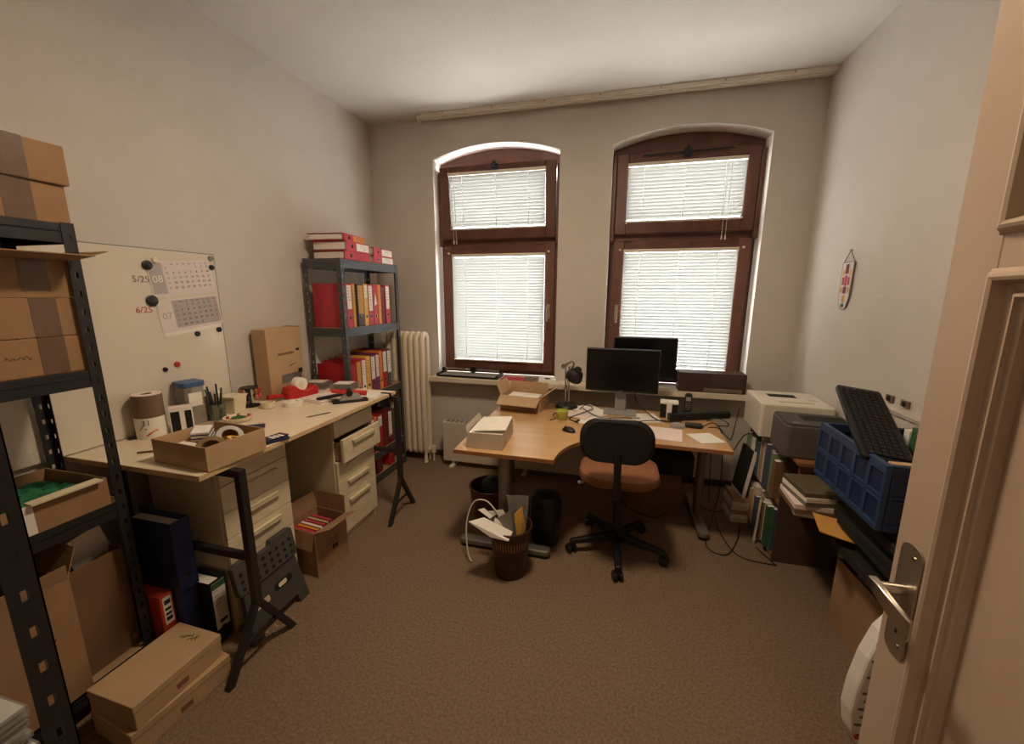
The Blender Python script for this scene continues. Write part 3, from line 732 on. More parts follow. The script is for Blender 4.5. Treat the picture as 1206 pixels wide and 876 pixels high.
# ---- things on the work table
def on(x, y): return at(x, y, 'z', TZ)
TT = TZ+.0004
p = Vector((.60, -2.23, TT))
t = carton('shallow open cardboard tray of tape rolls on the worktop corner', (.305, .25, .098), p, R(-4), CARD2, closed=False)
def ringroll(name, label, cat, r0, r1, h, m, core, loc, rot=(0, 0, 0), group=None):
    t = thing(name, label, cat, loc, 0, group, rot)
    MB().lathe([(r0, 0), (r1, 0), (r1, h), (r0, h)], n=32, closed=True).build('roll', m, t, smooth=True)
    MB().lathe([(r0-.003, 0), (r0, 0), (r0, h), (r0-.003, h)], n=32, closed=True).build('core', core, t, smooth=True)
    return t
b0 = TT+.0045
ringroll('tape_roll', 'grey tape roll leaning in the cardboard tray', 'tape', .032, .050, .045, GREYM, CARDD, (.612, -2.165, b0+.036), (R(42), 0, R(70)))
ringroll('tape_roll', 'yellow tape roll in the cardboard tray', 'tape', .028, .042, .045, YELLOW, CARDD, (.682, -2.195, b0+.02), (R(22), 0, R(150)))
ringroll('tape_roll', 'brown parcel tape roll at the front of the tray', 'tape', .036, .052, .045, mat('tape_olive', (120, 100, 58), .35), CARDD, (.67, -2.285, b0+.034), (R(38), 0, R(50)))
t = thing('label_box', 'small striped blue and white carton in the tray', 'box', (.515, -2.185, b0+.012), 0, None, (R(18), 0, R(30))); MB().b(-.032, .032, -.028, .028, 0, .09).build('body', PAPER, t)
for k in range(4): MB().b(-.0324, .0324, -.0284, .0284, .02+.018*k, .027+.018*k).build('stripe', NAVY, t)
tag(MB().obox((0, 0, .02), (.11, .09, .03), (0, R(8), R(10))).build('folded_papers', PAPERP, None, loc=(.535, -2.285, b0+.012)), 'folded papers lying in the tray', 'paper')

t = thing('label_roll', 'tall brown roll with white printed wrap at the back of the worktop', 'roll', on(172, 512))
t.location.x = max(t.location.x, .10); t.location.z = TT
MB().lathe([(.02, 0), (.058, 0), (.058, .10), (.02, .10)], n=32, closed=True).build('printed_wrap', PAPER, t, smooth=True)
MB().lathe([(.02, .10), (.0565, .10), (.0565, .205), (.022, .205)], n=32, closed=True).build('brown_roll', BROWNROLL, t, smooth=True)
MB().lathe([(.022, .2052), (.055, .2052), (.055, .208), (.022, .208)], n=32, closed=True).build('paper_cap', PAPERP, t, smooth=True)
t2 = R(-50); u = Vector((math.cos(t2), math.sin(t2), 0))
text('31', .035, INKG, t, u*.0585+Vector((0, 0, .078)), (R(90), 0, t2+R(90)), 'print'); 
for k in range(4):
    a = R(-75+k*7); MB().obox(Vector((math.cos(a), math.sin(a), 0))*.0578+Vector((0, 0, .05+.008*(k % 3))), (.002, .006, .004), (0, 0, a)).build('print_block', INK, t)
for k in range(6):
    a = R(-50+k*7); MB().obox(Vector((math.cos(a), math.sin(a), 0))*.0578+Vector((0, 0, .02+.006*k-.0004*k*k)), (.002, .009, .006), (0, 0, a)).build('print_swoosh', INKR if k < 3 else ORANGE, t)

p = on(201, 506)
t = thing('striped_carton', 'small box with two black stripes standing behind the tray', 'box', (p.x+.085, p.y-.0, TT), R(56))
MB().b(-.045, .045, -.03, .03, 0, .125).build('body', PAPER, t, bev=.002); MB().b(-.040, -.006, -.0312, .0312, .008, .11).build('black_panel', DARK, t); MB().b(.014, .040, -.0312, .0312, .008, .11).build('black_panel', DARK, t)
MB().b(-.045, .045, -.03, .03, .125, .128).build('lid_flap', PAPERP, t)

p = on(220, 497)
t = thing('storage_canister', 'tall square clear canister with blue lid half full of brown grains', 'canister', (max(p.x, .095), p.y, TT), R(-12))
MB().prism(rrect(.098, .098, .018), 0, .20).build('jar', CLEAR, t, bev=.002); MB().prism(rrect(.092, .092, .016), .003, .10).build('contents', SAND, t)
MB().prism(rrect(.108, .108, .02), .20, .226).build('lid', BLUELID, t, bev=.004); MB().b(.0492, .05, -.03, .03, .1, .17).build('label', PAPER, t)
tag(MB().b(-.02, .02, -.012, .012, 0, .13).build('carton_slim', CARDD, None, bev=.002, loc=(.12, -1.86, TT), rot=(0, 0, R(-10))), 'slim brown carton standing beside the blue-lidded canister', 'box')

p = on(257, 494)
t = thing('pen_jar', 'dark green glass jar crammed with pens', 'pen holder', (p.x, p.y, TT))
MB().lathe([(.032, 0), (.04, .02), (.042, .09), (.039, .09), (.036, .01), (0, .008)], n=24).build('jar', JARGLASS, t, smooth=True)
PENS = []
for k in range(7):
    a = k*0.9; PENS.append(((.014*math.cos(a), .014*math.sin(a), .012), (.036*math.cos(a+.3)-.004, .036*math.sin(a+.3), .15+.02*(k % 3))))
for k, (a, b_) in enumerate(PENS):
    o = MB().cyl(a, b_, .0045, n=8).build('pen', (PLBLK, GREEND, PLBLK, PLBLK, GREEND, NAVY, PLBLK)[k], None, loc=t.location)
    tag(o, ('slim black pen', 'green felt pen', 'black ballpoint pen', 'short black pen', 'dark green pencil', 'navy blue pen', 'thick black marker')[k] + ' standing in the glass jar', 'pen', 'pens in the glass jar')
p = on(274, 485)
t = thing('cream_pot', 'square cream plastic pot with white paper slip behind the pen jar', 'pot', (p.x+.01, p.y, TT), R(10))
MB().hexa([(-.04, -.04, 0), (.04, -.04, 0), (.04, .04, 0), (-.04, .04, 0), (-.052, -.052, .10), (.052, -.052, .10), (.052, .052, .10), (-.052, .052, .10)]).build('body', CREAM, t, bev=.003)
MB().ring(-.054, .054, -.054, .054, [(0, 0), (0, -.008), (.008, -.008), (.008, 0)]).build('rim', CREAM, t, loc=(0, 0, .10), rot=(R(90), 0, 0))
MB().obox((-.05, -.03, .12), (.003, .012, .09), (R(-10), R(-35), 0)).build('paper_slip', PAPER, t)
p = on(281, 495)
t = thing('pin_dish', 'round cream dish with green pad on the worktop', 'dish', (p.x, p.y, TT))
MB().lathe([(.05, 0), (.062, .005), (.07, .022), (.066, .024), (.058, .012), (0, .010)], n=32).build('dish', CREAM, t, smooth=True); MB().lathe([(.0, .0165), (.04, .0165), (.042, .011), (0, .0105)], n=6).build('green_pad', GREEND, t)
for k in range(5): MB().cyl((.052*math.cos(k*1.2), .052*math.sin(k*1.2), .011), (.05*math.cos(k*1.2), .05*math.sin(k*1.2), .024), .007, n=8).build('trinket', (WOODK, REDP)[k % 2], t)
p = on(296, 478)
t = thing('stamp_carousel', 'black stamp carousel hung with wooden-handled stamps', 'stamp stand', (p.x, p.y, TT))
MB().lathe([(.05, 0), (.05, .006), (.012, .012), (.006, .02), (.006, .12), (0, .124)], n=24).build('stand', PLBLK, t, smooth=True)
MB().lathe([(.0, .112), (.05, .112), (.05, .118), (0, .118)], n=20).build('wheel', PLBLK, t, smooth=True)
for k in range(7):
    a = 2*math.pi*k/7; x, y = .048*math.cos(a), .048*math.sin(a)
    MB().lathe([(.003, .112), (.012, .108), (.013, .09), (.006, .078), (.009, .066), (.014, .06), (.014, .045), (0, .044)], (x, y, 0), 12).build('stamp', (WOODK, REDP, WOODK, PLBLK, WOODK, WOODK, PLBLK)[k], t, smooth=True)
p = on(316, 480)
tag(MB().lathe([(.034, 0), (.038, .003), (.038, .036), (.034, .036), (.034, .006), (0, .006)], n=28).build('cream_tub', CREAM, None, smooth=True, loc=(p.x, p.y, TT)), 'small round cream tub between the stamp carousel and tape rings', 'tub')
p = on(346, 477)
t = ringroll('adhesive_roll', 'white adhesive tape roll lying flat on the worktop', 'tape', .028, .055, .025, PAPER, CREAM, (p.x, p.y, TT))
tag(MB().lathe([(.02, 0), (.03, .0), (.026, .018), (.006, .034), (0, .035)], n=16).build('glue_cap', PAPER, None, smooth=True, loc=(p.x-.01, p.y, TT)), 'pointed white cap standing inside the flat tape roll', 'cap')
p = on(322, 470)
t = thing('hand_stapler', 'grey and red stapler lying behind the cream tub', 'stapler', (p.x+.06, p.y-.015, TT), R(75))
MB().b(-.07, .07, -.016, .016, 0, .014).build('base', GREYM, t, bev=.004); MB().hexa([(-.07, -.014, .016), (.065, -.014, .016), (.065, .014, .016), (-.07, .014, .016), (-.07, -.014, .05), (.065, -.014, .03), (.065, .014, .03), (-.07, .014, .05)]).build('arm', DISPRED, t, bev=.004)
p = on(349, 468)
t = thing('tape_dispenser', 'chunky red desk tape dispenser with white tape wheel', 'tape dispenser', (p.x+.005, p.y+.03, TT), R(78))
MB().prism([(-.10, 0), (.11, 0), (.115, .05), (.09, .065), (.06, .045), (.03, .04), (-.02, .055), (-.05, .085), (-.09, .08), (-.105, .04)], -.04, .04, 'y').build('body', DISPRED, t, bev=.006)
MB().cyl((.0, -.022, .085), (.0, .022, .085), .045, n=28).build('tape_wheel', PAPER, t, smooth=True); MB().cyl((.0, -.026, .085), (.0, .026, .085), .018, n=16).build('hub', CREAM, t)
MB().b(.098, .108, -.02, .02, .055, .07).build('cutter', STEEL, t)
# standing archive carton
t = thing('archive_carton', 'tall tan magazine carton with slots standing against the wall', 'box', (.07, -1.30, TT), R(5))
MB().b(-.052, .05, -.16, .16, 0, .45).build('body', CARD2, t, bev=.004)
MB().b(.0495, .0512, -.075, .07, .275, .29).build('slot', CARDD, t); MB().b(.0495, .0512, .095, .125, .29, .305).build('slot', DARK, t)
MB().b(.0495, .0512, -.06, .13, .09, .145).build('slot', GREYM, t); MB().b(.0495, .0512, .10, .14, .135, .165).build('slot', DARK, t); MB().b(.0, .001, -.03, .03, 0, .004).build('pencil_line', INK, t, loc=(.0502, .05, .20), rot=(R(15), 0, 0))
MB().b(-.053, .051, .115, .162, .448, .452).build('top_edge', CARDD, t)
# notepads, hole punch, trays
p = on(379, 471)
t = thing('notepad_stack', 'white notepads with a dark pen case on top', 'notepad', (p.x+.0, p.y+.02, TT), R(-12))
MB().b(-.11, .10, -.10, .10, 0, .012).build('pad', PAPER, t); MB().b(-.105, .105, -.095, .105, .0122, .018).build('pad', PAPERP, t)
MB().prism(rrect(.05, .17, .02), .0182, .03).build('pen_case', PLBLK, t, bev=.004, loc=(.06, .0, 0), rot=(0, 0, R(-12)))
p = on(411, 474)
t = thing('heavy_stapler', 'heavy-duty red and grey stapler near the table edge', 'stapler', (p.x-.01, p.y+.02, TT), R(42))
MB().b(-.10, .11, -.035, .035, 0, .014).build('base', PLBLK, t, bev=.004); MB().hexa([(-.06, -.026, .014), (.08, -.026, .014), (.08, .026, .014), (-.06, .026, .014), (-.02, -.02, .06), (.05, -.02, .06), (.05, .02, .06), (-.02, .02, .06)]).build('pedestal', SILV, t, bev=.004)
MB().hexa([(-.10, -.018, .07), (.10, -.018, .03), (.10, .018, .03), (-.10, .018, .07), (-.11, -.018, .09), (.11, -.018, .058), (.11, .018, .058), (-.11, .018, .09)]).build('lever_arm', DISPRED, t, bev=.005)
MB().cyl((0, -.028, .06), (0, .028, .06), .02, n=16).build('pivot', PLBLK, t, smooth=True)
for k, (q, lb) in enumerate((((380, 456), 'clear stacked letter trays beside the tan magazine carton'), ((411, 458), 'clear tray of slides at the far end of the worktop'))):
    p = on(*q); t = thing('clear_tray', lb, 'tray', (p.x-.02, p.y-.02, TT), R(12))
    for j in range(3): MB().b(-.08, .08, -.06, .06, .016*j, .016*j+.013).build('tray', CLEAR, t, bev=.001)
    MB().b(-.06, .06, -.045, .045, .0475, .050).build('paper', PAPERP, t)
p = on(436, 464); tag(MB().b(-.09, .09, -.11, .08, 0, .002).build('paper_sheet', PAPER, None, loc=(p.x-.02, p.y-.01, TT), rot=(0, 0, R(15))), 'loose white sheet on the far end of the worktop', 'paper')
t = thing('pencil', 'slim dark pencil lying on the worktop before the red dispenser', 'pencil', (on(376, 489)).to_tuple()[:2]+(TT+.0035,), R(60))
MB().cyl((-.06, 0, 0), (.06, 0, 0), .0033, n=6).build('shaft', BROWNP, t); MB().cyl((-.075, 0, 0), (-.06, 0, 0), .001, .0033, n=6).build('tip', WOODK, t)
t = thing('wooden_stick', 'short wooden stick beside the cardboard tray', 'stick', (on(174, 533)).to_tuple()[:2]+(TT+.004,), R(35))
MB().obox((0, 0, 0), (.07, .008, .007)).build('stick', CARDD, t)
t = thing('foil_packet', 'dark blue foil packets with white print by the tray', 'packet', (on(321, 519)).to_tuple()[:2]+(TT,), R(70))
MB().prism(rrect(.13, .075, .008), 0, .008).build('packet', NAVY, t, bev=.002); MB().obox((.01, .01, .011), (.11, .06, .006), (0, 0, R(12))).build('packet', NAVY, t)
for k in range(3): MB().obox((.0+.02*k, .005, .0143), (.012, .04, .0006), (0, 0, R(12))).build('print', PAPER, t)
t = thing('foil_packet', 'dark folded cable pouch behind the tray', 'pouch', (on(296, 505)).to_tuple()[:2]+(TT,), R(40)); MB().prism(rrect(.12, .06, .01), 0, .014).build('pouch', NAVY, t, bev=.003)
p = on(146, 514); tag(MB().prism(rrect(.06, .03, .008), 0, .008).build('eraser_pad', PLBLK, None, bev=.002, loc=(.06, p.y, TT), rot=(0, 0, R(80))), 'flat black board eraser lying against the wall', 'eraser')
p = on(445, 473)
t = thing('table_clip', 'black spring clip on the front edge of the worktop', 'clip', (.733, -1.09, TT)); MB().b(-.055, .02, -.008, .008, 0, .006).b(.012, .02, -.008, .008, -.03, 0).build('clip', PLBLK, t, bev=.001)

# ---- under the table
binder('large blue binder with ring hole standing on top of another under the table', .078, BLUE, None, 0, (.505, -2.375, .3285), (0, 0, 0), h=.32)
binder('lower blue binder carrying another blue binder under the table', .072, BLUE, None, 0, (.49, -2.372, 0), (0, 0, 0), h=.328)
t = binder('black binder with white green-topped label under the table', .078, PLBLK2, PAPER, .74, (.55, -2.295, 0), (0, 0, 0), h=.318)
MB().b(.0012, .0018, .009, .069, .275, .306).build('green_header', GREEND, t); MB().b(.0014, .0018, .025, .06, .10, .115).build('label_logo', INK, t)
t = thing('toner_carton', 'red carton with white printed label wedged beside the blue binders', 'box', (.455, -2.405, 0)); MB().b(-.2, .0, -.022, .03, 0, .335).build('body', mat('toner_red', (186, 62, 34), .5), t, bev=.003)
l = MB().b(0, .0012, -.012, .022, .2, .325).build('label', PAPER, t)
for z, h in ((.29, .02), (.262, .012), (.24, .012), (.215, .018)): MB().b(.0012, .0016, -.007, .016, z, z+h).build('label_print', INK, l)
t = thing('folding_step_stool', 'folded dark grey plastic step stool leaning on the drawer cabinet', 'step stool', (.715, -2.095, .002), 0, None, (0, R(-10.5), R(1)))
GST = mat('stool_grey', (72, 70, 68), .6, var=.08)
mb = MB().prism([(-.17, 0), (.19, 0), (.165, .30), (-.15, .30)], -.02, .0, 'x')
leg = MB().prism([(-.165, 0), (-.105, 0), (-.09, .05), (.11, .05), (.12, 0), (.185, 0), (.155, .27), (-.145, .27)], -.028, 0, 'x').build('leg_panel', GST, t, bev=.004)
MB().prism([(y*1, z) for y, z in rrect(.11, .035, .016)], -.0005, .0012, 'x').build('grip_slot', DARK, leg, loc=(0, .055, .165))
MB().prism(rrect(.075, .03, .006), -.0005, .0014, 'x').build('sticker', GREYBOX, leg, loc=(0, -.07, .15))
MB().prism(rrect(.05, .022, .008), .0, .0016, 'x').build('sticker', CREAM, leg, loc=(0, .05, .165))
tp = MB().prism([(y, z) for y, z in [(-.165, 0), (.165, 0), (.17, .02), (.17, .14), (.155, .15), (.04, .15), (.03, .125), (-.03, .125), (-.045, .15), (-.155, .15), (-.17, .14), (-.17, .02)]], -.018, .012, 'x').build('step_plate', GST, t, bev=.004, loc=(-.002, 0, .25))
for i in range(8):
    for j in range(3): MB().cyl((.011, -.14+.04*i, .025+.035*j), (.0132, -.14+.04*i, .025+.035*j), .009, n=8).build('grip_dot', PLBLK, tp)
t = carton('open cardboard box of papers between the two drawer cabinets', (.225, .235, .275), (.575, -1.675, 0), R(-6), CARD, closed=False, flaps=(('+y', 2, .11), ('+x', 66, .11), ('-y', 168, .1), ('-x', 10, .1)))
for k, z in enumerate((.17, .15)): MB().b(.1128, .1136, -.02-.01*k, .045, z, z+.004).build('print_line', INK, t)
for k in range(2): MB().b(.1128, .1136, .0+.022*k, .016+.022*k, .105, .135).build('print_symbol', INK, t)
for k in range(7):
    o = MB().obox((0, 0, .125), (.15, .016, .25), (R(6), 0, 0)).build('paper_folder', (PAPER, REDP, ORANGE, PAPERP, REDP, CARD2, REDP)[k], None, loc=(.565, -1.765+.0265*k, .0042), rot=(0, 0, R(-6)))
    tag(o, ('cream', 'pink', 'orange', 'pale rose', 'rose red', 'tan', 'faded red')[k] + ' folder filed upright in the box between the cabinets', 'folder', 'folders in the open box')

# ================================================================== CORNER DESK
DZ = .69
def dk(x, y): return at(x, y, 'z', DZ)
curve = smooth_path([(1.93, -1.42, 0), (1.945, -1.30, 0), (1.99, -1.18, 0), (2.06, -1.09, 0), (2.16, -1.035, 0), (2.30, -1.015, 0)], 5)
poly = [(1.345, -1.42)] + [(p.x, p.y) for p in curve] + [(2.915, -1.03), (2.93, -.285), (1.345, -.285)]
t = thing('corner_desk', 'beech corner desk with concave front and grey tubular legs', 'desk', (2.1, -.8, 0))
def loc_(pl): return [(x-2.1, y+.8) for x, y in pl]
MB().prism(loc_(poly), DZ-.025, DZ).build('desktop', BEECH, t, bev=.002)
mb = MB(); q = loc_(poly)
for (xa, ya), (xb, yb) in zip(q[:-1], q[1:]):
    d = Vector((xb-xa, yb-ya, 0)); nrm = Vector((d.y, -d.x, 0)).normalized()*.0012
    if ya > .48 and yb > .48: continue
    mb.quad((xa+nrm.x, ya+nrm.y, DZ-.0235), (xb+nrm.x, yb+nrm.y, DZ-.0235), (xb+nrm.x, yb+nrm.y, DZ-.0015), (xa+nrm.x, ya+nrm.y, DZ-.0015))
mb.build('edge_band', BEECHE, t)
lx, ly = 1.615-2.1, -1.285+.8
MB().prism([(lx+x, ly+y) for x, y in rrect(.075, .05, .024)], .05, DZ-.026).build('leg', GREYM, t, smooth=True)
MB().prism([(lx+x, ly+y) for x, y in rrect(.58, .07, .03)], .018, .052).build('foot', GREYM, t, bev=.008)
MB().prism([(lx+x, ly+y) for x, y in rrect(.57, .06, .025)], 0, .018).build('foot_pad', PLBLK, t)
rx, ry = 2.845-2.1, -.58+.8
MB().prism([(rx+x, ry+y) for x, y in rrect(.05, .09, .024)], .05, DZ-.026).build('leg', GREYM, t, smooth=True)
MB().prism([(rx+x, ry+y) for x, y in rrect(.07, .58, .03)], .018, .052).build('foot', GREYM, t, bev=.008)
MB().prism([(rx+x, ry+y) for x, y in rrect(.06, .57, .025)], 0, .018).build('foot_pad', PLBLK, t)
MB().b(1.37-2.1, 1.90-2.1, -1.33+.8, -1.29+.8, DZ-.065, DZ-.026).b(1.60-2.1, 1.63-2.1, -1.29+.8, -.4+.8, DZ-.065, DZ-.026).b(1.63-2.1, 2.83-2.1, -.45+.8, -.42+.8, DZ-.065, DZ-.026).b(2.83-2.1, 2.86-2.1, -.95+.8, -.33+.8, DZ-.05, DZ-.026).build('underframe', GREYM, t)
MB().cyl((1.42-2.1, -.36+.8, 0), (1.42-2.1, -.36+.8, DZ-.026), .025, n=14).build('leg', GREYM, t, smooth=True)

DT = DZ+.0004
# box of paper
t = carton('open grey-tan box full of white paper on the desk corner', (.215, .30, .095), (1.512, -1.225, DT), R(3), GREYBOX, closed=False, flaps=(('-x', 15, .035),))
o = MB().obox((0, 0, .046), (.195, .28, .082)).build('paper_ream', PAPER, None, loc=(1.512, -1.225, DT+.0045), rot=(0, 0, R(3))); tag(o, 'thick stack of white sheets inside the desk corner box', 'paper')
o = MB().obox((0, 0, .004), (.19, .27, .004), (0, R(-4), R(6))).build('top_sheet', PAPER, None, loc=(1.53, -1.22, DT+.105)); tag(o, 'curled white sheet on top of the paper stack', 'paper')
# open carton near the window
t = carton('open tan carton with splayed flaps on the desk near the window sill', (.33, .24, .11), (1.545, -.435, DT), R(-6), CARD2, closed=False, flaps=(('-y', 118, .11), ('+y', -6, .07), ('+x', 52, .14), ('-x', 20, .10)))
o = MB().obox((0, 0, .0425), (.25, .18, .085)).build('paper_pad', PAPER, None, loc=(1.54, -.43, DT+.0055), rot=(0, 0, R(-6))); tag(o, 'white papers lying inside the splayed carton', 'paper')
# desk lamp
t = thing('desk_lamp', 'black articulated desk lamp with chrome joints on the corner desk', 'lamp', (1.872, -.36, DT))
MB().lathe([(.085, 0), (.088, .01), (.08, .022), (.02, .032), (.012, .05), (0, .05)], n=28).build('base', PLBLK, t, smooth=True)
MB().cyl((-.012, 0, .045), (-.02, 0, .33), .006, n=8).cyl((.014, 0, .045), (.010, 0, .33), .006, n=8).build('lower_arm', CHROME, t, smooth=True)
MB().tube([(-.02+.03*k/9, .012+.003*math.sin(k*2), .10+.16*k/9) for k in range(10)], .004, 6).build('spring', CHROME, t)
MB().cyl((-.035, -.014, .33), (-.035, .014, .33), .018, n=14).cyl((-.01, -.014, .345), (-.01, .014, .345), .014, n=12).build('knuckle', CHROME, t, smooth=True)
MB().tube(smooth_path([(-.03, 0, .33), (.01, -.005, .36), (.035, -.01, .375), (.045, -.01, .345), (.03, -.01, .32)], 4), .007, 8).build('upper_arm', CHROME, t, smooth=True)
hd = MB().lathe([(.012, .07), (.026, .065), (.03, .04), (.055, .02), (.068, -.02), (.07, -.035), (.066, -.035), (.06, -.015), (.02, .03), (0, .03)], n=28).build('shade', PLBLK, t, smooth=True, loc=(.062, -.03, .275), rot=(R(28), R(28), 0))
MB().lathe([(0, -.02), (.02, -.015), (.024, 0), (.012, .03), (0, .03)], n=16).build('bulb', PAPER, hd, smooth=True)
p = dk(661, 495)
tag(MB().lathe([(.03, 0), (.036, .006), (.048, .065), (.045, .066), (.034, .01), (0, .008)], n=28).build('lime_cup', LIME, None, smooth=True, loc=(p.x, p.y+.03, DT)), 'lime green cup on the desk below the lamp', 'cup')
# monitors
def monitor(label, w, h, loc, rz, zb, ftype):
    t = thing('flat_monitor', label, 'monitor', loc, rz)
    s = MB().b(-w/2, w/2, -.012, .022, zb, zb+h).build('casing', PLBLK, t, bev=.005)
    MB().b(-w/2+.009, w/2-.009, -.0135, -.012, zb+.016, zb+h-.009).build('screen', SCREEN, s)
    MB().b(-.012, .012, -.0142, -.0121, zb+.004, zb+.009).build('badge', STEEL, s)
    MB().b(-w*.32, w*.32, .02, .045, zb+h*.2, zb+h*.75).build('back_cover', PLBLK, s, bev=.01)
    if ftype == 0:
        MB().b(-.04, .04, .045, .062, .01, zb+h*.55).build('stand_neck', SILV, t, bev=.004)
        MB().prism(rrect(.24, .17, .02), 0, .012).build('stand_base', SILV, t, bev=.003)
    else:
        MB().b(-.05, .05, .03, .046, .01, zb+h*.4).build('stand_neck', PLBLK, t, bev=.004)
        MB().prism(rrect(.22, .15, .06), 0, .012).build('stand_base', PLBLK, t, bev=.003)
    return t
monitor('wide black monitor on a silver stand on the corner desk', .525, .325, (2.28, -.415, DT), R(-2), .165, 0)
monitor('black monitor standing on the sill behind another monitor', .49, .335, (2.455, -.075, SILL+.0004), R(-1), .075, 1)
# radio
t = thing('radio_receiver', 'long dark brown radio with silver tuning strip on the sill', 'radio', (2.962, -.062, SILL+.0004), R(-1))
MB().b(-.24, .24, -.075, .075, 0, .152).build('case', RADIO, t, bev=.004)
MB().b(-.01, .215, -.0765, -.0752, .05, .135).build('speaker_grille', mat('radio_grille', (78, 62, 54), .8, scale=160, var=.4), t)
pn = MB().b(-.055, .215, -.0775, -.0752, .008, .036).build('dial_panel', STEEL, t)
for k in range(11): MB().b(-.035+k*.02, -.022+k*.02, -.0805, -.0775, .014, .024).build('button', GREYM, pn)
# sill : paper trimmer etc.
t = thing('paper_trimmer', 'silver rotary paper trimmer with black ends on the sill', 'paper trimmer', (.93, -.03, SILL+.0004), R(-1))
MB().b(-.28, .28, -.09, .09, .004, .014).build('bed', SILV, t, bev=.003); MB().b(-.29, .29, -.098, -.085, 0, .018).build('front_rule', PLBLK, t, bev=.002)
for x in (-.285, .285): MB().b(x-.012, x+.012, -.09, .095, 0, .03).b(x-.012, x+.012, .03, .07, .03, .062).build('end_block', PLBLK, t, bev=.004)
MB().cyl((-.28, .05, .052), (.28, .05, .052), .008, n=10).build('guide_rail', CHROME, t, smooth=True)
MB().cyl((.02, .025, .052), (.02, .075, .052), .03, n=20).build('cutter_head', PLBLK, t, smooth=True)
tag(MB().b(-.15, .15, -.075, .075, 0, .006).build('red_folder', REDP, None, loc=(1.40, -.055, SILL+.0004), rot=(0, 0, R(-3))), 'thin red folder on the sill beside the trimmer', 'folder')
tag(MB().b(-.09, .09, -.075, .075, 0, .008).build('clear_sleeve', CLEAR, None, loc=(1.545, -.05, SILL+.007), rot=(0, 0, R(6))), 'clear plastic sleeve between the red folder and booklet', 'folder')
t = thing('white_booklet', 'white booklet with dark picture on the sill', 'booklet', (1.66, -.045, SILL+.0155), R(8)); MB().b(-.075, .075, -.08, .08, -.014, .004).build('pages', PAPER, t); MB().lathe([(.0, .0045), (.03, .0045), (.03, .004), (0, .004)], n=14).build('picture', INK, t)
# desk clutter
def sheet(label, x, y, w, d, rz, z=0, m=PAPER, th=.0015, name='paper_sheet', group=None):
    return tag(MB().b(-w/2, w/2, -d/2, d/2, 0, th).build(name, m, None, loc=(x, y, DT+z), rot=(0, 0, R(rz))), label, 'paper', group)
sheet('stack of printed sheets on the desk behind the chair', 2.50, -.82, .33, .24, -8, 0, PAPERP, .006)
sheet('folded letter near the right corner of the desk', 2.80, -.84, .16, .17, 22, 0, PAPER, .003)
sheet('white papers spread under the monitor stand edge', 2.06, -.42, .21, .29, 40, 0, PAPER, .003)
sheet('letter with crumpled corner left of the monitor stand', 1.97, -.56, .2, .14, -20, .0034, PAPERP, .002)
sheet('wide white desk pad before the monitor', 2.20, -.66, .40, .20, -4, .0, PAPER, .002)
sheet('white form lying right of the monitor stand', 2.46, -.50, .20, .22, 15, .0, PAPER, .002)
t = thing('computer_mouse', 'grey computer mouse on the papers', 'mouse', at(797, 500, 'z', DZ+.006), R(80)); t.location.z = DT+.0065
def blob(w, d, h, n=14, m=8):
    mb = MB(); prof = []
    for j in range(m+1):
        a = math.pi/2*j/m
        for k in range(n):
            q = 2*math.pi*k/n; mb.v.append((w/2*math.cos(q)*math.cos(a), d/2*math.sin(q)*math.cos(a), h*math.sin(a)))
    mb.f = [(j*n+k, j*n+(k+1) % n, (j+1)*n+(k+1) % n, (j+1)*n+k) for j in range(m) for k in range(n)] + [tuple(range(n-1, -1, -1))]
    return mb
blob(.06, .105, .034).build('shell', SILV, t, smooth=True)
MB().cyl((-.0, .03, .03), (.0, .03, .034), .005, n=8).build('wheel', PLBLK, t)
t.location = Vector((2.66, -.655, DT+.0005)); 
t = thing('network_hub', 'small black network adapter with cables beside the mouse', 'adapter', (2.765, -.63, DT), R(-8)); MB().prism(rrect(.11, .06, .015), 0, .026).build('case', PLBLK, t, bev=.006)
t = thing('computer_mouse', 'flat black computer mouse at the concave edge of the desk', 'mouse', (1.955, -.93, DT), R(60)); blob(.06, .1, .03).build('shell', PLBLK, t, smooth=True); MB().cyl((0, .03, .024), (0, .03, .031), .005, n=8).build('wheel', GREYM, t)
t = thing('speaker_cube', 'black desk box with white top beside the telephone', 'box', (2.628, -.41, DT), R(-5)); MB().b(-.06, .06, -.05, .05, 0, .105).build('body', PLBLK, t, bev=.003); MB().b(-.062, .062, -.052, .052, .105, .116).build('white_top', PAPER, t, bev=.002); MB().b(-.018, .018, -.0515, -.05, .0, .105).build('paper_strip', PAPER, t)
t = thing('cordless_phone', 'black cordless telephone upright in its cradle', 'telephone', (2.765, -.36, DT), R(-8))
MB().prism(rrect(.085, .085, .03), 0, .03).build('cradle', PLBLK, t, bev=.008)
h = MB().prism(rrect(.05, .15, .018), -.014, .014, 'y').build('handset', PLBLK, t, bev=.005, loc=(0, .01, .095), rot=(R(-12), 0, 0))
MB().b(-.017, .017, -.0152, -.0142, .015, .045).build('display', SILV, h)
for i in range(3):
    for j in range(4): MB().b(-.017+.013*i, -.009+.013*i, -.0156, -.0142, -.005-.014*j, .003-.014*j).build('key', GREYM, h)
t = thing('sound_bar', 'long black sound bar lying across the desk papers', 'speaker', (2.83, -.435, DT+.0035), R(21)); MB().prism(rrect(.045, .05, .012), -.23, .23, 'x').build('case', PLBLK, t, bev=.003, loc=(0, 0, .0255)); MB().b(-.215, .215, -.0235, -.0228, .008, .042).build('grille', PLBLK2, t)
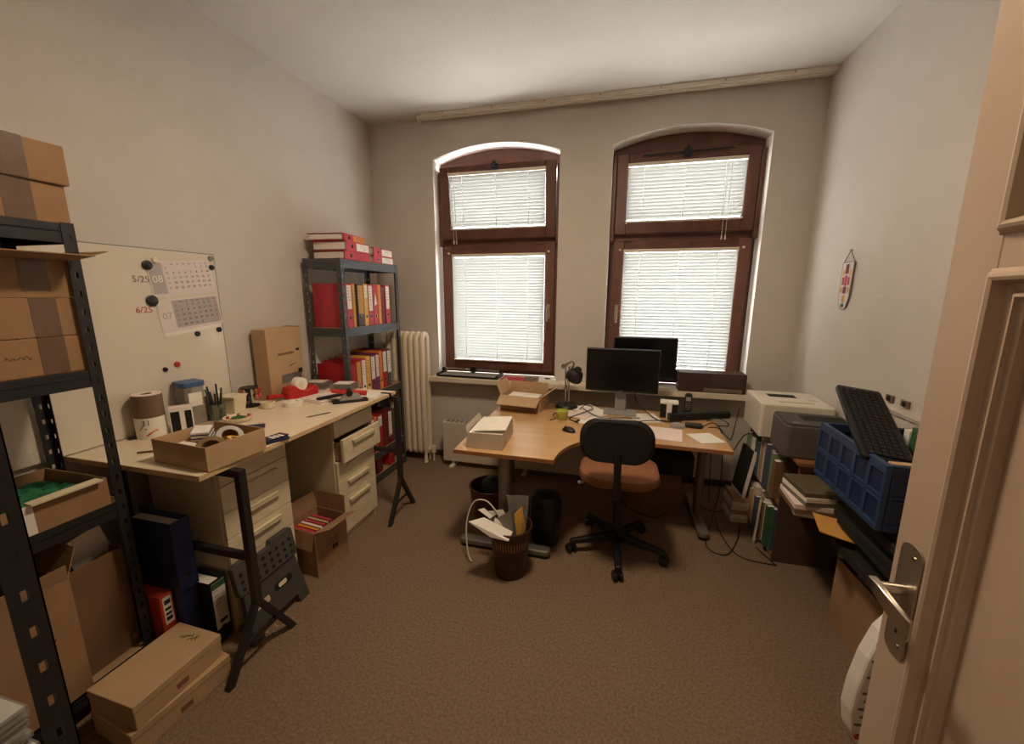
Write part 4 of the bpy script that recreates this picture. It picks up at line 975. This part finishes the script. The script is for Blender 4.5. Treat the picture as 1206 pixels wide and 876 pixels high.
t = thing('red_pen', 'dark red pen on the printed sheets behind the chair', 'pen', (2.395, -.80, DT+.0105), R(125)); MB().cyl((-.055, 0, 0), (.055, 0, 0), .004, n=8).build('barrel', DRED, t); MB().cyl((.055, 0, 0), (.068, 0, 0), .004, .001, n=8).build('tip', CHROME, t)
t = thing('data_stick', 'short dark usb stick with lanyard by the lime cup', 'usb stick', (1.99, -.72, DT+.0025), R(70)); MB().b(-.025, .025, -.009, .009, 0, .008).build('body', PLBLK, t, bev=.002); MB().b(.025, .037, -.006, .006, .002, .006).build('plug', CHROME, t)
def cable(label, pts, r=.0035, m=CABLE, n=6):
    return tag(MB().tube(smooth_path(pts, 7), r, 6).build('cable', m, None, smooth=True), label, 'cable')
zc = DT+.0045
cable('black lamp cable curling round the lime cup', [(1.86, -.44, zc), (1.83, -.52, zc), (1.80, -.60, zc), (1.83, -.70, zc), (1.80, -.74, zc)])
cable('black monitor cable looping over the desk papers', [(2.38, -.345, DT+.22), (2.40, -.335, DT+.08), (2.48, -.42, DT+.02), (2.56, -.58, zc+.006), (2.70, -.54, zc+.003)])
cable('black cable lying before the monitor stand', [(2.0, -.40, zc+.01), (2.10, -.56, zc+.006), (2.18, -.60, zc+.004), (2.34, -.56, zc+.006), (2.42, -.54, zc+.004)])
cable('thin black cable on the letters by the lamp', [(1.98, -.42, zc+.004), (2.02, -.35, zc+.02), (2.08, -.40, zc+.012), (2.0, -.55, zc+.008), (1.93, -.66, zc), (2.0, -.76, zc)])
cable('mouse cable trailing to the desk edge', [(2.64, -.56, zc+.008), (2.50, -.60, zc+.012), (2.36, -.66, zc+.004), (2.30, -.78, zc+.004)])
cable('black cable looping off the right end of the desk', [(2.82, -.62, zc), (2.90, -.60, DT+.03), (2.98, -.66, DT-.05), (3.03, -.55, DT-.06), (3.09, -.42, DT+.10)])
cable('upper cable bundle arching over the desk end', [(2.87, -.50, zc+.006), (2.91, -.49, DT+.035), (2.97, -.50, DT+.03), (3.02, -.47, DT-.02), (2.96, -.36, DT-.10), (2.97, -.33, .2), (2.98, -.34, .01)])
cable('cable hanging from the desk end to the carpet', [(2.86, -.62, zc), (2.93, -.66, DT+.0), (2.965, -.62, DT-.2), (2.98, -.58, .25), (2.95, -.60, .02), (2.85, -.92, .005), (2.95, -.99, .005), (3.06, -.80, .005), (3.12, -.62, .005)])
cable('black cable drooping against the framed panel', [(2.90, -.45, zc), (3.0, -.48, DT-.12), (3.06, -.45, DT-.22), (3.10, -.46, DT-.14), (3.13, -.5, DT-.06), (3.18, -.66, .70)])
cable('black power cable snaking over the carpet', [(2.30, -.50, .005), (2.55, -.66, .005), (2.80, -.40, .005), (3.0, -.46, .005), (3.12, -.36, .005)])
cable('cable circling on the carpet beside the desk foot', [(2.98, -.55, .005), (2.97, -.75, .005), (3.02, -.98, .005), (3.2, -1.02, .005), (3.2, -1.0, .006), (3.15, -.86, .006)])

# ---- under the desk
t = carton('brown cardboard box on the carpet under the desk', (.36, .28, .33), (2.55, -.44, 0), 0, CARDD, 'y')
t = thing('computer_case', 'black computer case lying on the box under the desk', 'computer', (2.60, -.46, .3315)); MB().b(-.19, .19, -.2, .17, 0, .16).build('case', PLBLK2, t, bev=.02); MB().b(.188, .194, -.15, .12, .02, .14).build('side_trim', SILV, t)
# bins
def bin_(label, name, r0, r1, h, m, loc, lid=None):
    t = thing(name, label, 'bin', loc)
    MB().lathe([(r0, 0), (r1, h-.01), (r1+.006, h-.01), (r1+.006, h), (r1-.004, h), (r0-.006, .008), (0, .006)], n=36).build('bucket', m, t, smooth=True)
    return t
t = bin_('brown plastic waste bin overflowing with papers', 'waste_bin', .088, .12, .30, BROWNP, (1.70, -1.465, 0))
for k in range(13):
    a = R(-120+k*8); rr_ = .1105; MB().obox((math.cos(a)*rr_, math.sin(a)*rr_, .215), (.004, .005, .05), (0, R(6), a)).build('vent_slot', CARD, t)
t2 = t
WB = Vector((1.70, -1.465, 0))
def slab(name, label, m, px, th=.004):
    P = [at(x, y, 'y', Y) for x, y, Y in px]; nn = (P[1]-P[0]).cross(P[-1]-P[0]).normalized()*th
    mb = MB(); k = len(P); mb.v = [tuple(p) for p in P] + [tuple(p+nn) for p in P]
    mb.f = [tuple(range(k-1, -1, -1)), tuple(range(k, 2*k))] + [(i, (i+1) % k, k+(i+1) % k, k+i) for i in range(k)]
    return tag(mb.build(name, m, None), label, 'paper')
slab('envelope', 'white open envelope hanging over the bin edge', PAPER, ((552, 614, -1.60), (570, 609, -1.50), (604, 626, -1.50), (599, 637, -1.61), (578, 632, -1.61)))
slab('leaflet', 'long white leaflet leaning out of the waste bin', PAPER, ((563, 600, -1.42), (570, 598, -1.40), (603, 625, -1.44), (600, 628, -1.445)))
slab('leaflet', 'folded white strip beside the leaflet in the waste bin', PAPER, ((575, 602, -1.40), (592, 600, -1.385), (598, 610, -1.385), (590, 614, -1.40)))
slab('board', 'dark grey board standing in the waste bin', GREYM, ((586, 610, -1.50), (602, 601, -1.47), (615, 640, -1.46), (606, 640, -1.50)))
slab('plastic_sleeve', 'grey clear sleeve standing in the waste bin', CLEAR, ((597, 583, -1.40), (623, 584, -1.395), (618, 640, -1.415), (604, 640, -1.42)), .003)
slab('card', 'yellow crumpled card standing in the waste bin', YELLOW, ((606, 606, -1.49), (615, 597, -1.46), (619, 622, -1.44), (614, 640, -1.47), (609, 640, -1.49)))
cable('white charger cable curling out of the waste bin', [(1.60, -1.40, .32), (1.53, -1.38, .37), (1.45, -1.38, .35), (1.41, -1.40, .22), (1.43, -1.44, .06), (1.46, -1.46, .012)], .004, CABLEW)
t = bin_('maroon waste bin behind the desk leg', 'waste_bin', .10, .135, .30, REDBIN, (1.44, -1.04, 0))
tag(blob(.19, .15, .13).build('rubbish_bag', BAG, None, smooth=True, loc=(1.455, -1.03, .225)), 'black rubbish bag bulging out of the maroon bin', 'bag')
t = thing('paper_shredder_bin', 'black cylindrical lidded bin beside the desk foot', 'bin', (1.845, -1.11, 0))
MB().lathe([(.085, 0), (.09, .01), (.098, .27), (.095, .29), (.075, .325), (.03, .335), (0, .335)], n=36).build('body', PLBLK, t, smooth=True); MB().lathe([(.099, .255), (.102, .26), (.102, .272), (.097, .275)], n=36).build('rim', PLBLK, t, smooth=True)

# ---- office chair
CXc, CYc = 2.29, -1.10
t = thing('office_chair', 'swivel chair with black backrest and brown seat at the desk', 'chair', (CXc, CYc, 0))
MB().lathe([(.04, .075), (.045, .08), (.045, .13), (.028, .14), (.028, .34), (.02, .34), (.02, .50), (0, .50)], n=20).build('gas_column', PLBLK, t, smooth=True)
for k in range(5):
    a = R(-88+72*k); u = Vector((math.cos(a), math.sin(a), 0)); v = Vector((-math.sin(a), math.cos(a), 0)); e = .295
    mb = MB(); p0, p1 = u*.03, u*(e-.0)
    mb.hexa([p0-v*.028+Vector((0, 0, .075)), p1-v*.018+Vector((0, 0, .062)), p1+v*.018+Vector((0, 0, .062)), p0+v*.028+Vector((0, 0, .075)),
             p0-v*.022+Vector((0, 0, .125)), p1-v*.014+Vector((0, 0, .088)), p1+v*.014+Vector((0, 0, .088)), p0+v*.022+Vector((0, 0, .125))])
    lg = mb.build('base_leg', PLBLK, t, bev=.006)
    c = u*(e-.008); q = R(20+50*k); w_ = Vector((math.cos(q), math.sin(q), 0))
    cs = MB()
    for s in (-1, 1): cs.cyl(c+w_*(s*.009)+Vector((0, 0, .0265)), c+w_*(s*.027)+Vector((0, 0, .0265)), .0262, n=18)
    cs.cyl(c+Vector((0, 0, .03)), c+Vector((0, 0, .066)), .008, n=8).obox(c+Vector((0, 0, .047)), (.05, .03, .018), (0, 0, q))
    cs.build('castor', PLBLK, t, smooth=True)
mb = MB(); ring_ = rrect(.46, .43, .15, 8); n = len(ring_)
for sc, z in ((.90, .505), (.98, .518), (1.0, .54), (.97, .562), (.85, .574), (.5, .578)): mb.v += [(x*sc-.01, y*sc-.02, z) for x, y in ring_]
mb.f = [(j*n+k, j*n+(k+1) % n, (j+1)*n+(k+1) % n, (j+1)*n+k) for j in range(5) for k in range(n)] + [tuple(range(n-1, -1, -1)), tuple(range(5*n, 6*n))]
mb.build('seat', SEATF, t, smooth=True)
MB().b(-.11, .11, -.15, .12, .48, .51).build('seat_plate', PLBLK, t, bev=.008)
MB().cyl((-.09, -.05, .485), (-.22, -.10, .48), .005, n=8).cyl((-.21, -.097, .48), (-.24, -.106, .47), .011, n=8).build('lever', SILV, t)
MB().tube(smooth_path([(-.02, -.10, .49), (-.02, -.25, .485), (-.02, -.295, .53), (-.025, -.30, .76)], 5), [.02]*16, 8).build('back_bar', PLBLK, t, smooth=True)
mb = MB(); ring_ = rrect(.372, .235, .10, 8); n = len(ring_)
def bow(x): return -.275+.30*x*x
lay = ((.93, -.035), (1.0, -.022), (1.0, -.005), (.95, .012), (.6, .018))
for sc, d in lay: mb.v += [(x*sc-.035, bow(x*sc)+d, .815+z*sc) for x, z in ring_]
mb.f = [(j*n+k, j*n+(k+1) % n, (j+1)*n+(k+1) % n, (j+1)*n+k) for j in range(len(lay)-1) for k in range(n)] + [tuple(range(n-1, -1, -1)), tuple(range((len(lay)-1)*n, len(lay)*n))]
mb.build('backrest', BACKF, t, smooth=True)
MB().tube([(x*1.005-.035, bow(x)-.012, .815+z*1.005) for x, z in ring_], .006, 6, closed=True).build('piping', PLBLK, t, smooth=True)

# ================================================================== RIGHT WALL
# bookcase
BC0, BCy0, BCy1, BCt = 3.20, -.98, -.345, .70
t = thing('low_bookcase', 'low wooden bookcase packed with books under the printers', 'bookcase', (BC0, BCy0, 0)); w = BCy1-BCy0; d = RW-.02-BC0
MB().b(0, d, 0, .018, 0, BCt-.0182).build('side_panel', mat('bookcase_shaded_side', (78, 58, 42), .7), t); MB().b(0, d, w-.018, w, 0, BCt).build('side_panel', WOODS, t)  # near side darkened: shadow below the magazines put into its colour
MB().b(0, d, -.16, .018, BCt-.018, BCt).build('top_overhang', WOODS, t)
for z in (.02, .355, BCt-.018): MB().b(0, d, .018, w-.018, z, z+.018).build('shelf', WOODS, t)
MB().b(d-.006, d, .018, w-.018, .038, BCt-.018).build('back_panel', WOODS, t)
bcols = [PAPER, CARD2, GREYBOX, GREEND, PAPERP, mat('book_sage', (126, 142, 112), .6), mat('book_teal', (62, 92, 92), .6), CREAM, CARDD, PAPER, mat('book_slate', (84, 92, 108), .6)]
bnames = ['white', 'tan', 'grey', 'dark green', 'rose-white', 'sage green', 'teal', 'cream', 'brown', 'ivory', 'slate blue']
NTH = 'first second third fourth fifth sixth seventh eighth ninth tenth eleventh twelfth thirteenth fourteenth fifteenth sixteenth seventeenth eighteenth nineteenth twentieth'.split()
tpl = (('paperback', .85), ('hardback', 1.0), ('thick manual', 1.1), ('thin guide', .7))
for lvl, z in ((1, .3735), (0, .0385)):
    y = BCy1-.024; k = 0
    while y > BCy0+.07:
        rr = random.Random(lvl*50+k); wd = rr.uniform(.024, .052); hh = rr.uniform(.22, .295); dp = rr.uniform(.17, .24); c = (k*3+lvl*5) % 11
        t = thing('book', '%s %s, %s from the window on the %s bookcase shelf' % (bnames[c], tpl[k % 4][0], NTH[k], ('lower', 'upper')[lvl]), 'book', (BC0+rr.uniform(-.03, .004), y-wd, z), 0, 'books in the low bookcase')
        MB().b(0, dp, 0, .002, 0, hh).b(0, dp, wd-.002, wd, 0, hh).b(0, .002, .002, wd-.002, 0, hh).build('cover', bcols[c], t)
        MB().b(.002, dp-.004, .002, wd-.002, .003, hh-.003).build('pages', PAPER, t)
        y -= wd+.003; k += 1
# white printer
def rbox(w, d, h, r=.02): return MB().prism(rrect(w, d, r), 0, h)
t = thing('laser_printer', 'white laser printer with dark paper slot on the bookcase', 'printer', (3.325, -.56, BCt+.0004), R(-3))
rbox(.39, .40, .215, .02).build('housing', PRWHT, t, bev=.008); MB().b(-.10, .06, .02, .10, .2152, .2165).build('output_recess', DARK, t)
for k in range(3): MB().b(-.085+.05*k, -.05+.05*k, .025, .035, .2165, .222).build('paper_guide', PLBLK, t)
MB().b(-.08, .11, -.12, -.108, .2152, .218).build('lid_groove', GREYBOX, t); MB().b(-.195, -.1945, -.16, .16, .06, .063).build('tray_seam', GREYBOX, t); MB().b(.10, .15, -.04, -.02, .2152, .217).build('control_panel', GREYBOX, t)
t = thing('laser_printer', 'dark grey compact laser printer in front of the white one', 'printer', (3.322, -.955, BCt+.0004), R(-4))
rbox(.345, .27, .185, .03).build('housing', PRGREY, t, bev=.01); MB().prism(rrect(.335, .26, .028), .185, .192).build('top_cover', mat('printer_top', (62, 58, 56), .45), t, bev=.003)
MB().b(-.06, .15, -.03, .08, .1922, .1932).build('output_recess', DARK, t); MB().b(-.145, -.125, .06, .075, .1922, .195).build('button', SILV, t); MB().b(-.13, -.10, -.10, -.085, .1922, .194).build('badge', SILV, t)
# framed panel leaning before the bookcase
t = thing('framed_panel', 'black panel in thin white frame leaning on the bookcase', 'picture', (3.13, -.46, .20), 0, None, (0, R(8), R(4)))
MB().b(-.008, .008, -.10, .10, 0, .32).build('panel', PLBLK2, t); MB().b(-.010, .010, -.112, -.10, -.012, .332).b(-.010, .010, -.10, .10, -.012, 0).build('frame', PAPER, t)
t = thing('paper_pile', 'stack of worn cream files on the carpet by the bookcase', 'files', (3.125, -.47, 0), R(3))
for k in range(6): MB().b(-.06+.003*(k % 3), .055, -.10, .10-.006*(k % 2), .031*k, .031*k+.029).build('file', (CREAM, PAPER, CARD2)[k % 3], t, bev=.002)
# low cabinet under the crate
t = thing('wall_shelf', 'dark wooden wall shelf on brackets under the blue crate', 'shelf', (RW-.001, -1.52, .47))
BRD = mat('shelf_dark', (32, 26, 23), .7)
MB().b(-.315, 0, -.56, .56, 0, .03).build('board', BRD, t)
for y in (-.45, .45): MB().prism([(-.25, 0), (0, 0), (0, -.2), (-.012, -.2), (-.03, -.02), (-.25, -.012)], y-.012, y+.012, 'y').build('bracket', PLBLK, t)
t = thing('wooden_upright', 'short wooden board propping the printer shelf', 'board', (3.225, -1.10, .5004)); MB().b(0, .27, 0, .018, 0, BCt-.0182-.5004).build('panel', WOODS, t)
ct_ = .5004
for k in range(6):
    rr = random.Random(k+30); x = 3.315+rr.uniform(-.02, .02); y = -1.245+rr.uniform(-.01, .01)
    o = MB().prism(rrect(.29, .23, .004), 0, .022).build('magazine', (PAPER, CARDD, PAPERP, INKG, PAPER, mat('mag_olive', (96, 86, 62), .5))[k], None, loc=(x-.03, y, ct_+.0224*k), rot=(0, 0, R(rr.uniform(-9, 9))))
    tag(o, ('ivory', 'brown', 'rose', 'grey', 'white', 'olive-covered')[k]+' magazine in the pile below the grey printer', 'magazine', 'magazines piled on the dark cabinet')
mbe = MB(); n_ = 8
for i in range(n_+1):
    u = i/n_; x = 3.155+.33*u; zz = ct_+.052-.018*math.sin(u*3.1) if u < .5 else ct_+.052-.018*math.sin(u*3.1)
    for y in (-1.67, -1.42): mbe.v += [(x+(.02 if y > -1.5 else -.02)*(1-u), y+.10*(1-u)*(1 if y < -1.6 else .2), zz), (x+(.02 if y > -1.5 else -.02)*(1-u), y+.10*(1-u)*(1 if y < -1.6 else .2), zz+.005)]
for i in range(n_):
    q = i*4; mbe.f += [(q, q+4, q+6, q+2), (q+1, q+3, q+7, q+5), (q, q+1, q+5, q+4), (q+2, q+6, q+7, q+3)]
mbe.f += [(0, 2, 3, 1), (n_*4, n_*4+1, n_*4+3, n_*4+2)]
tag(mbe.build('orange_envelope', ENVEL, None, smooth=True), 'orange cardboard envelope jutting out beneath the blue crate', 'envelope')
t = thing('black_folder_pile', 'pile of black folders carrying the blue crate', 'folders', (3.37, -1.70, ct_+.0585))
for k in range(5): MB().obox((-.01*(k % 2), .005*k, .019+.0365*k), (.28, .44, .035), (0, 0, R(2*(k % 3)-2))).build('folder', PLBLK2, t, bev=.006)
o = MB().obox((0, 0, .0165), (.24, .34, .033)).build('document_case', PLBLK2, None, loc=(3.385, -1.62, ct_)); tag(o, 'flat black document case at the base of the folder pile', 'folder')
# folding crate
CZ = ct_+.05+.194
t = thing('folding_crate', 'blue plastic folding crate with ribbed window panels', 'crate', (3.345, -1.615, CZ), R(-1.5))
LX, LY, LH = .36, .51, .25
def crate_side(mb, dark, length, place):
    n = 5 if length > .4 else 3
    def bx(u0, u1, v0, v1, z0, z1): place(mb, u0, u1, v0, v1, z0, z1)
    bx(-length/2, length/2, 0, .02, LH-.035, LH); bx(-length/2, length/2, 0, .02, 0, .022)
    for v in (LH*.44, LH*.50): bx(-length/2, length/2, 0, .018, v, v+.010)
    st = length/n
    for k in range(n+1):
        u = -length/2+k*st; bx(max(u-.011, -length/2), min(u+.011, length/2), 0, .018, .02, LH-.03)
    for k in range(n):
        u = -length/2+(k+.5)*st
        place(dark, u-st/2+.01, u+st/2-.01, .007, .011, .02, LH-.03)
mb, dk_ = MB(), MB()
crate_side(mb, dk_, LY, lambda m, u0, u1, v0, v1, z0, z1: m.b(-LX/2+v0, -LX/2+v1, u0, u1, z0, z1))
mb.build('long_side', CRATE, t, bev=.002); dk_.build('side_panel', CRATED, t)
mb, dk_ = MB(), MB(); crate_side(mb, dk_, LY, lambda m, u0, u1, v0, v1, z0, z1: m.b(LX/2-v1, LX/2-v0, u0, u1, z0, z1)); mb.build('long_side', CRATE, t, bev=.002); dk_.build('side_panel', CRATED, t)
for s in (-1, 1):
    mb, dk_ = MB(), MB(); crate_side(mb, dk_, LX-.04, lambda m, u0, u1, v0, v1, z0, z1: m.b(u0, u1, min(s*(LY/2-v0), s*(LY/2-v1)), max(s*(LY/2-v0), s*(LY/2-v1)), z0, z1))
    mb.build('short_side', CRATED, t, bev=.002); dk_.build('side_panel', CRATED, t)
    MB().ring(-.055, .055, -.03, .03, [(0, 0), (0, -.006), (.01, -.006), (.01, 0)]).build('hand_grip', CRATE, t, loc=(0, s*(LY/2-.004) if s > 0 else -LY/2-.0005, LH*.66))
MB().b(-LX/2+.02, LX/2-.02, -LY/2+.02, LY/2-.02, .002, .012).build('base', CRATED, t)
# crate contents
cb = CZ+.0125
KDZ = -.045
t = thing('keyboard', 'black computer keyboard tilted up out of the blue crate', 'keyboard', (3.30, -1.62, CZ+.30), 0, None, (R(24), R(10), R(84)))
KL, KD = .46, .165
t.location = (3.265, -1.60, CZ+.305)
t.rotation_euler = (R(0), R(-22), R(0))
t.matrix_world = Matrix.Translation((3.255, -1.56, CZ+.318)) @ Euler((0, 0, R(80))).to_matrix().to_4x4() @ Euler((0, R(-24), 0)).to_matrix().to_4x4() @ Euler((R(8), 0, 0)).to_matrix().to_4x4()
MB().prism(rrect(KL, KD, .014), -.011, .011).build('case', PLBLK, t, bev=.004)
for r_ in range(6):
    nk = 14 if r_ else 8; x = -KL/2+.018; span = KL*.63
    for k in range(nk):
        if r_ == 0 and 3 <= k <= 4:
            if k == 4: continue
            MB().b(x+k*span/nk, x+(k+2)*span/nk-.003, -KD/2+.012+r_*.023, -KD/2+.030+r_*.023, .0115, .018).build('key', PLBLK2, t); continue
        MB().b(x+k*span/nk, x+(k+1)*span/nk-.003, -KD/2+.012+r_*.023, -KD/2+.030+r_*.023, .0115, .018).build('key', PLBLK2, t)
    for k in range(6):
        xx = KL*.165+k*.022
        MB().b(xx, xx+.018, -KD/2+.012+r_*.023, -KD/2+.030+r_*.023, .0115, .018).build('key', PLBLK2, t)
for k, (y, x, wd, hh, m, lb) in enumerate(((-1.825, 3.27, .03, .235, CARD2, 'tan block of cards standing at the near end of the crate'), (-1.66, 3.44, .022, .27, PAPER, 'white paperback upright in the crate'), (-1.625, 3.44, .03, .285, DISPRED, 'red and white packet upright in the crate'), (-1.585, 3.44, .03, .30, GREEND, 'dark green booklet upright in the crate'), (-1.545, 3.44, .034, .28, PAPER, 'white folder upright behind the green booklet in the crate'), (-1.75, 3.42, .04, .13, BLUE, 'blue notebook standing low in the crate'))):
    o = MB().obox((0, 0, hh/2), (.10 if k else .16, wd, hh), (0, 0, 0)).build('book', m, None, loc=(x, y, cb+.001), bev=.002); tag(o, lb, 'book', 'papers standing in the blue crate')
tag(MB().obox((0, 0, .07), (.14, .22, .14)).build('cardboard_insert', PLBLK2, None, loc=(3.30, -1.46, cb)), 'black box inside the far end of the crate', 'box')
# cardboard box with rolls near the door
p = at(1003, 658, 'z', .28)
t = carton('cardboard box of paper rolls on the floor below the dark wall shelf', (.19, .34, .33), (3.42, -1.55, 0), R(3), CARD, closed=False, flaps=())
for k in range(3):
    tag(MB().lathe([(.012, 0), (.035, 0), (.035, .36), (.012, .36)], n=24, closed=True).build('paper_roll', PAPER, None, smooth=True, loc=(3.40+.04*(k % 2), -1.63+.09*k, .0048+.003), rot=(R(4), 0, 0)), ('paper roll nearest the torn flap', 'paper roll in the middle', 'paper roll against the wall side')[k]+' of the roll box', 'paper roll', 'paper rolls in the floor box')
# poster bag leaning near the door
t = thing('paper_bag', 'white paper bag with faint print standing on the carpet behind the door', 'bag', (3.195, -2.0, 0), R(8))
n = 10; mb = MB(); rr = random.Random(2)
prof = [(-.075, 0), (.13, 0), (.14, .2), (.13, .40), (.06, .53), (-.02, .52), (-.06, .46), (-.09, .36), (-.108, .24), (-.113, .14), (-.10, .06)]
MB().prism(prof, -.03, .03, 'y').build('bag', PAPER, t, bev=.01)
for k in range(11): MB().b(-.098+.012*(k % 2)+.002*k, -.05+.022*(k % 3), -.0312, -.0302, .09+.033*k, .10+.033*k).build('print', INKG, t)
MB().cyl((-.08, -.0318, .045), (-.08, -.030, .045), .012, n=10).build('print_dot', INKR, t)
# white strip / lead by the bookcase
SP = at(911, 643, 'z', 0); SP.x = min(SP.x, 3.15)
t = thing('metal_strip', 'thin white metal strip leaning on the bookcase foot', 'strip', (SP.x, SP.y, 0), 0, None, (R(-2), R(3), 0)); MB().b(-.004, .004, -.008, .008, 0, .30).build('strip', CABLEW, t); MB().b(-.006, .006, -.01, .01, 0, .02).build('cap', SILV, t)
# wall ornament
t = thing('wall_ornament', 'narrow stained-glass ornament hanging on the right wall', 'ornament', (RW-.008, -.605, 1.50))
pl_ = [(-.03, 0), (.0, -.008), (.03, .0), (.055, .06), (.06, .20), (.06, .265), (-.06, .265), (-.06, .20), (-.055, .06)]
MB().prism(pl_, -.003, .003, 'x').build('plaque', mat('orn_white', (214, 196, 186), .35), t)
mb = MB()
for (ya, za), (yb, zb) in zip(pl_, pl_[1:]+pl_[:1]): mb.cyl((0, ya, za), (0, yb, zb), .004, n=6)
mb.build('lead_frame', GREYM, t)
for y0, y1, z0, z1, m in ((-.012, .012, .03, .075, OCHRE), (-.015, .015, .085, .125, DRED), (-.01, .01, .13, .19, REDP), (-.015, .015, .20, .255, DRED), (-.045, -.03, .09, .12, OCHRE), (.03, .045, .09, .12, OCHRE), (-.045, -.03, .19, .22, YELLOW), (.03, .045, .19, .22, YELLOW), (-.04, -.02, .135, .18, REDP), (.02, .04, .135, .18, REDP), (-.015, .015, .004, .025, GREEND)):
    MB().b(-.0048, -.003, y0, y1, z0, z1).build('glass_piece', m, t)
MB().tube([(0, -.06, .265), (0, 0, .335), (0, .06, .265)], .0016, 5).build('hanging_cord', INK, t); MB().cyl((-.006, 0, .335), (.008, 0, .335), .004, n=8).build('nail', STEEL, t)
# sockets on the right wall
for k, (y, lb) in enumerate(((-1.165, 'small brown wall socket above the grey printer'), (-1.275, 'second brown wall socket above the blue crate'))):
    t = thing('wall_socket', lb, 'socket', (RW-.0005, y, 1.085)); MB().b(-.010, 0, -.028, .028, -.016, .016).build('plate', mat('socket_tan', (112, 90, 68), .5), t, bev=.003); MB().cyl((-.0125, 0, 0), (-.011, 0, 0), .013, n=14).build('insert', DARK, t)
t = thing('cable_trunking', 'thin cream cable trunking running below the wall sockets', 'trunking', (RW-.0005, -1.3, 1.03)); MB().b(-.012, 0, -.75, .55, -.008, .008).build('channel', WALL, t); MB().b(-.0128, -.012, -.75, .55, -.001, .001).build('seam', CARDD, t)
bpy.context.view_layer.update()
